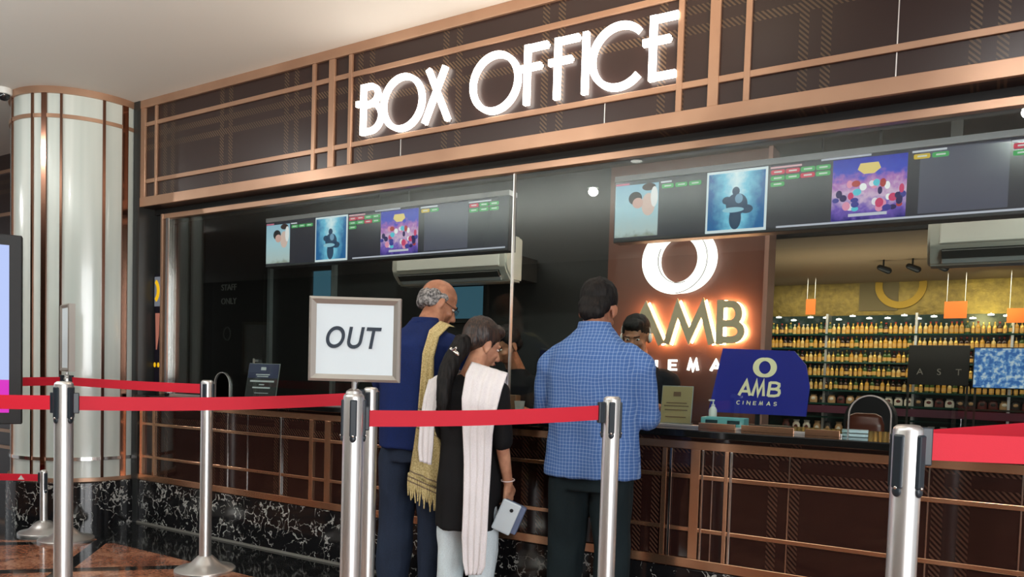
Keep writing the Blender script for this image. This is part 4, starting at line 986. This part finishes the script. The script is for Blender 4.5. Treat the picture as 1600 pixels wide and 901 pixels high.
m_cardb = mat('navy_black_card', lin((22, 22, 30)), .4); n = NT(m_cardb); tc, x, y, z = n.obj(); n.L(n.mix(n.math('GREATER_THAN', z, .14), lin((14, 14, 18)), lin((26, 34, 84))), n.b.inputs['Base Color'])
slab_stand((-4.30, .36, CT), radians(16), .24, .245, 'dark blue and black card stand on the counter left of the OUT sign', m_cardb,
           [(-.02, .02, .20, .222, m_wp), (-.055, .055, .165, .172, m_wp), (-.045, .045, .152, .158, m_wp), (-.095, .095, .115, .127, m_wp), (-.02, .02, .093, .101, m_wp), (-.07, .07, .070, .080, m_wp), (-.05, .06, .035, .039, m_wp)])
slab_stand((-1.285, .34, CT), radians(8), .145, .185, 'beige printed card stand on the counter beside the checked shirt', mat('beige_card', lin((150, 134, 92)), .5),
           [(-.018, .018, .135, .158, m_bp), (-.05, .05, .10, .105, m_bp), (-.06, .06, .085, .09, m_bp), (-.055, .055, .065, .07, m_bp), (-.05, .05, .03, .035, m_bp)])
# teal tray with a small bottle
t = tag(empty('teal_tray', (-1.03, .30, CT), radians(4)), 'small teal plastic tray on the counter in front of the blue sign', 'tray')
m_teal = mat('teal_plastic', lin((120, 192, 196)), .35)
b = NB(); box(b, -.10, .10, -.05, .05, 0, .008, .002); link('floor_plate', b, m_teal, t)
for (a, c, d, e) in ((-.10, .10, -.05, -.044), (-.10, .10, .044, .05), (-.10, -.094, -.05, .05), (.094, .10, -.05, .05)):
    b = NB(); box(b, a, c, d, e, .008, .045, .002); link('rim', b, m_teal, t)
for xx in (-.05, .05):
    b = NB(); box(b, xx-.028, xx+.028, -.0515, -.05, .018, .034, .0004); link('slot', b, mat('slot_shadow', lin((30, 60, 66)), .5), t)
t = tag(empty('dispenser_bottle', (-1.115, .39, CT)), 'small white pump bottle behind the teal tray', 'bottle')
b = NB(); lathe(b, [(0, 0), (.018, 0), (.019, .005), (.019, .075), (.012, .088), (.008, .09), (0, .09)], 24); link('bottle_body', b, m_white, t, 'auto')
b = NB(); lathe(b, [(0, .09), (.009, .09), (.009, .10), (.003, .102), (.003, .118), (0, .118)], 16); box(b, -.022, .006, -.005, .005, .116, .124, .002); link('pump', b, m_white, t, 'auto')
# blue backdrop sign
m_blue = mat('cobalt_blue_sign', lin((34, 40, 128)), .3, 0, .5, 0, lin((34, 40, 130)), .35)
t = tag(empty('blue_counter_sign', (-.935, .50, CT), radians(2)), 'cobalt blue AMB CINEMAS sign standing on the counter behind the teal tray', 'sign')
b = NB(); prism(b, [(-.235, .06), (-.175, .375), (.16, .365), (.215, .30), (.235, .20), (.225, .06)], 0, .012); link('panel', b, m_blue, t)
b = NB(); box(b, -.15, .15, .0, .09, 0, .008, .002); box(b, -.01, .01, .012, .03, 0, .25); link('foot', b, m_black, t)
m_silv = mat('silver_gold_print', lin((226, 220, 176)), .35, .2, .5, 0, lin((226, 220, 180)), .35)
b = NB(); crescent(b, .03-.008, .285, .048, .047, .028, .031, .008, 0, 360, -.006, -.001, 40); crescent(b, .03+.008, .285, .048, .047, .028, .031, -.008, -110, 110, -.010, -.006, 30); link('ring', b, m_silv, t)
sword('AMB', -.088, .148, .068, .0125, .013, -.006, 0, m_silv, t, slant=.12, wide=.78)
sword('CINEMAS', -.098, .104, .017,   .0030, .0165, -.004, 0, m_silv, t, 'small_letter', slant=.12, wide=.95)
# clerk screen
t = tag(empty('clerk_monitor', (-2.09, .46, CT), radians(-6)), 'slim dark monitor with cyan and white rows, left of the checked shirt', 'monitor')
tl = Matrix.Rotation(radians(8), 4, 'Y')
b = NB(); box(b, -.09, .15, 0, .02, .05, .36, .004, tl); link('housing', b, m_black, t)
b = NB(); box(b, -.08, .14, -.003, 0, .06, .35, 0, tl); link('panel', b, mat('monitor_panel', lin((20, 22, 34)), .2, 0, .5, 0, lin((24, 26, 44)), .6), t)
for q, (zz, c) in enumerate(((.315, 0), (.29, 0), (.262, 1), (.235, 1), (.175, 0), (.15, 0), (.125, 0))):
    b = NB(); box(b, -.06, .02+.01*(q % 2), -.005, -.003, zz-.009, zz+.003, 0, tl); link('row', b, emis('row_%d' % q, lin(((215, 225, 235), (60, 175, 195))[c]), .9), t)
b = NB(); box(b, -.06, .10, -.03, .10, 0, .01, .003); box(b, .0, .04, .02, .04, .01, .10); link('stand', b, m_black, t)
t = tag(empty('cardboard_box', (-2.30, .44, CT), radians(10)), 'small brown box on the counter between the clerk and the monitor', 'box')
b = NB(); box(b, -.05, .05, -.04, .04, 0, .10, .002); link('carton', b, mat('brown_card', lin((128, 92, 64)), .7), t); b = NB(); box(b, -.05, .05, -.012, .012, .1, .1012); link('tape', b, mat('tape', lin((160, 130, 96)), .3), t)
t = tag(empty('white_cup', (-2.21, .40, CT)), 'small white cup beside the brown box on the counter', 'cup')
b = NB(); lathe(b, [(0, 0), (.022, 0), (.028, .06), (.030, .07), (.026, .07), (.021, .004), (0, .004)], 24); link('cup', b, m_white, t, 'auto')
t = tag(empty('notepad', (-.455, .20, CT), radians(6)), 'stack of two pale notepads beside the right arch opening', 'notepad')
for q in range(2):
    b = NB(); box(b, -.05, .05, -.035, .035, q*.016, q*.016+.012, .002); link('pad', b, mat('pale_pad%d' % q, lin((170, 200, 204)), .6), t)
# brown chair behind the right arch
t = tag(empty('office_chair', (-.745, 3.12, 0), radians(180)), 'brown leather chair seen through the right arch opening', 'chair')
m_lea = mat('brown_leather', lin((104, 60, 46)), .28)
b = NB(); loft(b, [(0, .18, .50, .11, .03), (0, .20, .56, .13, .045), (0, .22, .72, .135, .05), (0, .22, .85, .13, .05), (0, .215, .91, .11, .04), (0, .21, .93, .07, .02)], 36, power=3); bake_remesh('backrest', b, m_lea, t, .008, 3)
for v in (): pass
b = NB(); box(b, -.17, .17, -.2, .20, .42, .50, .03); link('seat', b, m_lea, t, 'auto')
b = NB(); lathe(b, [(0, .08), (.03, .08), (.03, .42), (0, .42)], 20); link('gas_column', b, m_black, t, 'auto')
for q in range(5):
    a = 2*pi*q/5; b = NB(); cap(b, (0, 0, .09), .022, (.27*cos(a), .27*sin(a), .06), .014); lg_ = link('base_leg', b, m_black, t, True)
    b = NB(); ell(b, (.27*cos(a), .27*sin(a), .026), (.025, .025, .025)); link('castor', b, m_rubber, lg_, True)
for sx in (-1, 1):
    b = NB(); tube(b, [(sx*.16, -.1, .46), (sx*.19, -.1, .48), (sx*.19, -.1, .64), (sx*.19, .14, .65)], .014); link('armrest', b, m_black, t, True)

# ------------------------------------------------------------------ mirrored shop, built behind the glass: shelves with bottles
SY = 6.0
sh = tag(empty('bottle_shelves', (0, SY, 0)), 'wall of lit shelves packed with small golden bottles, built in place of their reflection in the right glass', 'shelves')
m_shelf = mat('dark_green_glass_shelf', lin((28, 62, 56)), .1); m_teal2 = mat('teal_back', lin((18, 48, 44)), .25)
b = NB(); box(b, -2.9, 1.6, .16, .20, .02, 1.92); link('back_panel', b, m_teal2, sh)
rows = [1.70, 1.545, 1.39, 1.235, 1.08, .93, .78]
for zz in rows+[.55]:
    b = NB(); box(b, -2.9, 1.6, -.10, .16, zz-.018, zz); link('shelf', b, m_shelf, sh)
for xx in (-2.9, -1.55, -.66, .2, 1.6):
    b = NB(); box(b, xx-.012, xx+.012, -.08, .16, .02, 1.92); link('upright', b, m_steel, sh)
b = NB(); box(b, -2.9, 1.6, -.12, .16, .0, .54); link('cabinet_base', b, m_dark, sh)
b = NB(); box(b, -2.3, .4, -.13, -.11, .82, .90); link('purple_band', b, mat('plum_band', lin((84, 42, 62)), .4), sh)
BM = [mat('amber_glass', lin((196, 146, 56)), .12, 0, .6), mat('gold_foil', lin((230, 190, 100)), .25, .6), mat('green_glass', lin((60, 84, 40)), .12, 0, .6), mat('dark_glass', lin((52, 34, 24)), .12, 0, .6), mat('pale_glass', lin((214, 186, 120)), .15, 0, .6)]
m_cap2 = mat('bottle_cap_red', lin((160, 40, 34)), .4); m_lab = mat('bottle_label', lin((206, 160, 88)), .5)
protos = []
def make_bottle(i):
    bt = tag(empty('bottle', (0, 0, 0)), 'x', 'bottle')
    h = (.125, .115, .13, .12, .11)[i]; r = (.022, .019, .023, .025, .021)[i]
    b = NB(); lathe(b, [(0, 0), (r, 0), (r, h*.55), (r*.85, h*.66), (r*.36, h*.76), (r*.34, h*.9), (0, h*.9)], 12); link('glass_body', b, BM[i], bt, 'auto')
    b = NB(); lathe(b, [(0, h*.88), (r*.42, h*.88), (r*.42, h), (0, h)], 10); link('cap', b, (m_cap2, BM[1], BM[1], m_cap2, m_white)[i], bt, 'auto')
    b = NB(); lathe(b, [(r*1.03, h*.12), (r*1.03, h*.42)], 12); link('label_band', b, m_lab, bt, True)
    return bt
protos = [make_bottle(i) for i in range(5)]; used = [False]*5
kind_ = ['small amber glass bottle with red cap', 'small gold foil bottle with gold cap', 'small green glass bottle with gold cap', 'small dark brown bottle with red cap', 'small pale glass bottle with white cap']
rowname = ['topmost', 'second', 'third', 'fourth', 'fifth']
rng = random.Random(11)
def place_bottle(i, loc, label, grp):
    if not used[i]: used[i] = True; o = protos[i]
    else:
        s_ = protos[i]; o = s_.copy(); C.objects.link(o)
        for ch in list(s_.children):
            c = ch.copy(); C.objects.link(c); c.parent = o
    o.location = loc; o['label'] = label; o['group'] = grp
for ri in range(5):
    nb = 58 if ri < 4 else 52
    for q in range(nb):
        x = -2.28+q*(2.75/nb)+rng.uniform(-.004, .004)
        pk = rng.choice([0, 0, 1, 1, 2, 3, 4]); place_bottle(pk, (x, SY-.05+rng.uniform(-.01, .01), rows[ri]+.001), '%s on the %s shelf of the bottle wall' % (kind_[pk], rowname[ri]), 'bottles on the %s shelf' % rowname[ri])
# packs on the lower shelves
PK = [mat('pack_tan', lin((176, 140, 100)), .5), mat('pack_white', lin((220, 214, 204)), .5), mat('pack_maroon', lin((90, 40, 38)), .5), mat('pack_black', lin((34, 32, 32)), .5)]
first = {}
for ri, zz, nm_ in ((5, rows[5], 'upper'), (6, .551, 'lower')):
    for q in range(26 if ri == 5 else 22):
        i = rng.randrange(4); hh = .09 if ri == 5 else .17
        key = (ri, i)
        if key not in first:
            o = empty('snack_pack'); b = NB(); loft(b, [(0, 0, 0, .040, .025), (0, 0, hh*.3, .042, .03), (0, 0, hh*.7, .040, .028), (0, 0, hh*.85, .028, .02), (0, 0, hh, .034, .006)], 14, power=3); link('pouch_body', b, PK[i], o, 'auto')
            b = NB(); ell(b, (0, -.028, hh*.5), (.022, .005, hh*.2)); link('print_patch', b, PK[(i+1) % 4], o, True); first[key] = o
        else:
            o = first[key].copy(); C.objects.link(o)
            for ch in list(first[key].children):
                c = ch.copy(); C.objects.link(c); c.parent = o
        tag(o, '%s snack pack in the %s of the two rows below the bottles' % (('tan', 'white', 'maroon', 'black')[i], nm_), 'snack pack', 'snack packs in the %s row' % nm_)
        o.location = (-1.95+q*(2.5/(26 if ri == 5 else 22)), SY-.04, zz+.001)
# lit spots over the top shelf
proto = None
for q in range(17):
    x = -2.22+q*.158+.02*sin(q*5)
    if proto is None:
        proto = empty('shelf_spotlight'); b = NB(); lathe(b, [(0, 0), (.028, 0), (.03, -.012), (0, -.014)], 16); link('lens', b, emis('spot_lens', (1, .97, .9, 1), 5), proto, 'auto')
        b = NB(); box(b, -.005, .005, -.005, .205, 0, .012); link('bracket_arm', b, m_steel, proto); o = proto
    else:
        o = proto.copy(); C.objects.link(o)
        for ch in proto.children: c = ch.copy(); C.objects.link(c); c.parent = o
    o.location = (x, SY-.05, 1.885+.02*sin(q*2.3)); tag(o, 'tiny white spotlight in the row above the top bottle shelf', 'spotlight', 'spotlights above the bottle shelves')
m_or = mat('orange_card', lin((222, 110, 40)), .6, 0, .4, 0, lin((222, 110, 40)), .15)
for (x0, x1, z0, z1, lb) in ((-1.74, -1.64, 1.90, 2.07, 'narrow orange card hanging at the left of the bottle shelves'), (-.40, -.20, 1.84, 2.01, 'wide orange card hanging left of the gold light pool, above the bottles'), (.14, .34, 1.79, 1.93, 'orange card at the right picture edge above the bottles')):
    t = tag(empty('orange_card', ((x0+x1)/2, SY-.30, z0)), lb, 'sign'); b = NB(); box(b, -(x1-x0)/2, (x1-x0)/2, 0, .006, 0, z1-z0); link('card', b, m_or, t)
    for sx in (-1, 1):
        b = NB(); box(b, sx*(x1-x0)*.4-.002, sx*(x1-x0)*.4+.002, .001, .005, z1-z0, 2.30-z0); link('wire', b, m_steel, t)
# gold ring emblem on the gold wall
t = tag(empty('ring_emblem', (-.86, 6.3, 2.14)), 'large dull gold ring emblem on the gold shop wall', 'emblem')
b = NB(); stroke(b, arc(0, .12, .22, .22, 170, 370, 40), .075, -.03, 0); link('ring', b, mat('matte_yellow_gold', lin((176, 140, 30)), .4, .3), t)
b = NB(); box(b, -.42, -.02, -.012, 0, -.16, .16); link('backing', b, mat('tan_backing', lin((120, 104, 60)), .5), t)
# black sign and blue screen in front of the shelves
t = tag(empty('black_sign', (-.42, 5.55, 1.16)), 'black board with grey letters A S T in front of the shelves', 'sign')
b = NB(); box(b, -.27, .27, 0, .03, 0, .40, .003); link('board', b, mat('black_board', lin((12, 12, 12)), .4), t)
m_gl = mat('grey_letter', lin((120, 118, 116)), .5)
for q, ch in enumerate('AST'): text_mesh('letter', ch, .09, m_gl, t, (-.16+q*.17, -.002, .13), extrude=.002)
b = NB(); box(b, -.27, -.25, .01, .03, -1.16, 0); box(b, .25, .27, .01, .03, -1.16, 0); link('stand', b, m_dark, t)
t = tag(empty('blue_screen', (.14, 5.5, 1.14)), 'bright blue lit board at the right edge in front of the shelves', 'screen')
m_bs = emis('blue_board', (1, 1, 1, 1), .8); n = NT(m_bs); tc, x, y, z = n.obj(); f = n.noise(tc, 22, 3); n.L(n.ramp(f.outputs[0], [(.42, lin((60, 110, 180))), (.52, lin((110, 160, 215))), (.62, lin((205, 220, 232)))]), n.b.inputs['Emission Color'])
b = NB(); box(b, -.26, .5, 0, .03, 0, .40, .003); link('housing', b, m_black, t); b = NB(); box(b, -.25, .49, -.003, 0, .01, .39); link('panel', b, m_bs, t)
b = NB(); box(b, -.24, -.22, .005, .025, -1.14, 0); box(b, .46, .48, .005, .025, -1.14, 0); link('stand', b, m_dark, t)
# ceiling spotlights in the shop
for q, xx in enumerate((-.86, -.62, -.40)):
    t = tag(empty('track_spotlight', (xx, 4.6, 2.30)), 'small dark spotlight on the beige shop ceiling near the gold wall', 'spotlight', 'dark ceiling spotlights in the shop')
    b = NB(); tube(b, [(0, 0, 0), (0, 0, -.06)], .008); link('stem', b, m_black, t); b = NB(); cap(b, (-.03, 0, -.07), .026, (.04, .03, -.10), .030); link('lamp_head', b, m_black, t, True)

# dark cabinet behind the brown chair, added to keep the arch opening dark
t = tag(empty('low_blocker', (-.79, 3.62, 0)), 'low black cabinet with rounded top behind the brown chair, put in to darken the view through the arch', 'blocker')
b = NB(); prism(b, [(-.19, .0), (.19, .0), (.19, .86)]+arc(0, .86, .19, .19, 0, 180, 16)[1:-1]+[(-.19, .86)], -.1, .1); link('body', b, m_dark, t)
b = NB(); tube(b, [(.14, -.12, .5), (.14, -.12, .62)], .006); link('door_handle', b, m_steel, t)
# fixtures of the queue downlights
for lx, ly, lb in ((-9.48, -3.275, 'leftmost'), (-5.58, -2.245, 'second from the left'), (-3.33, -3.276, 'middle'), (.15, -2.5, 'second from the right'), (1.9, -3.2, 'rightmost')):
    downlight((lx, ly, 2.97), 'recessed ceiling light above the camera side of the hall, %s of five' % lb, .05, grp='hall ceiling lights')
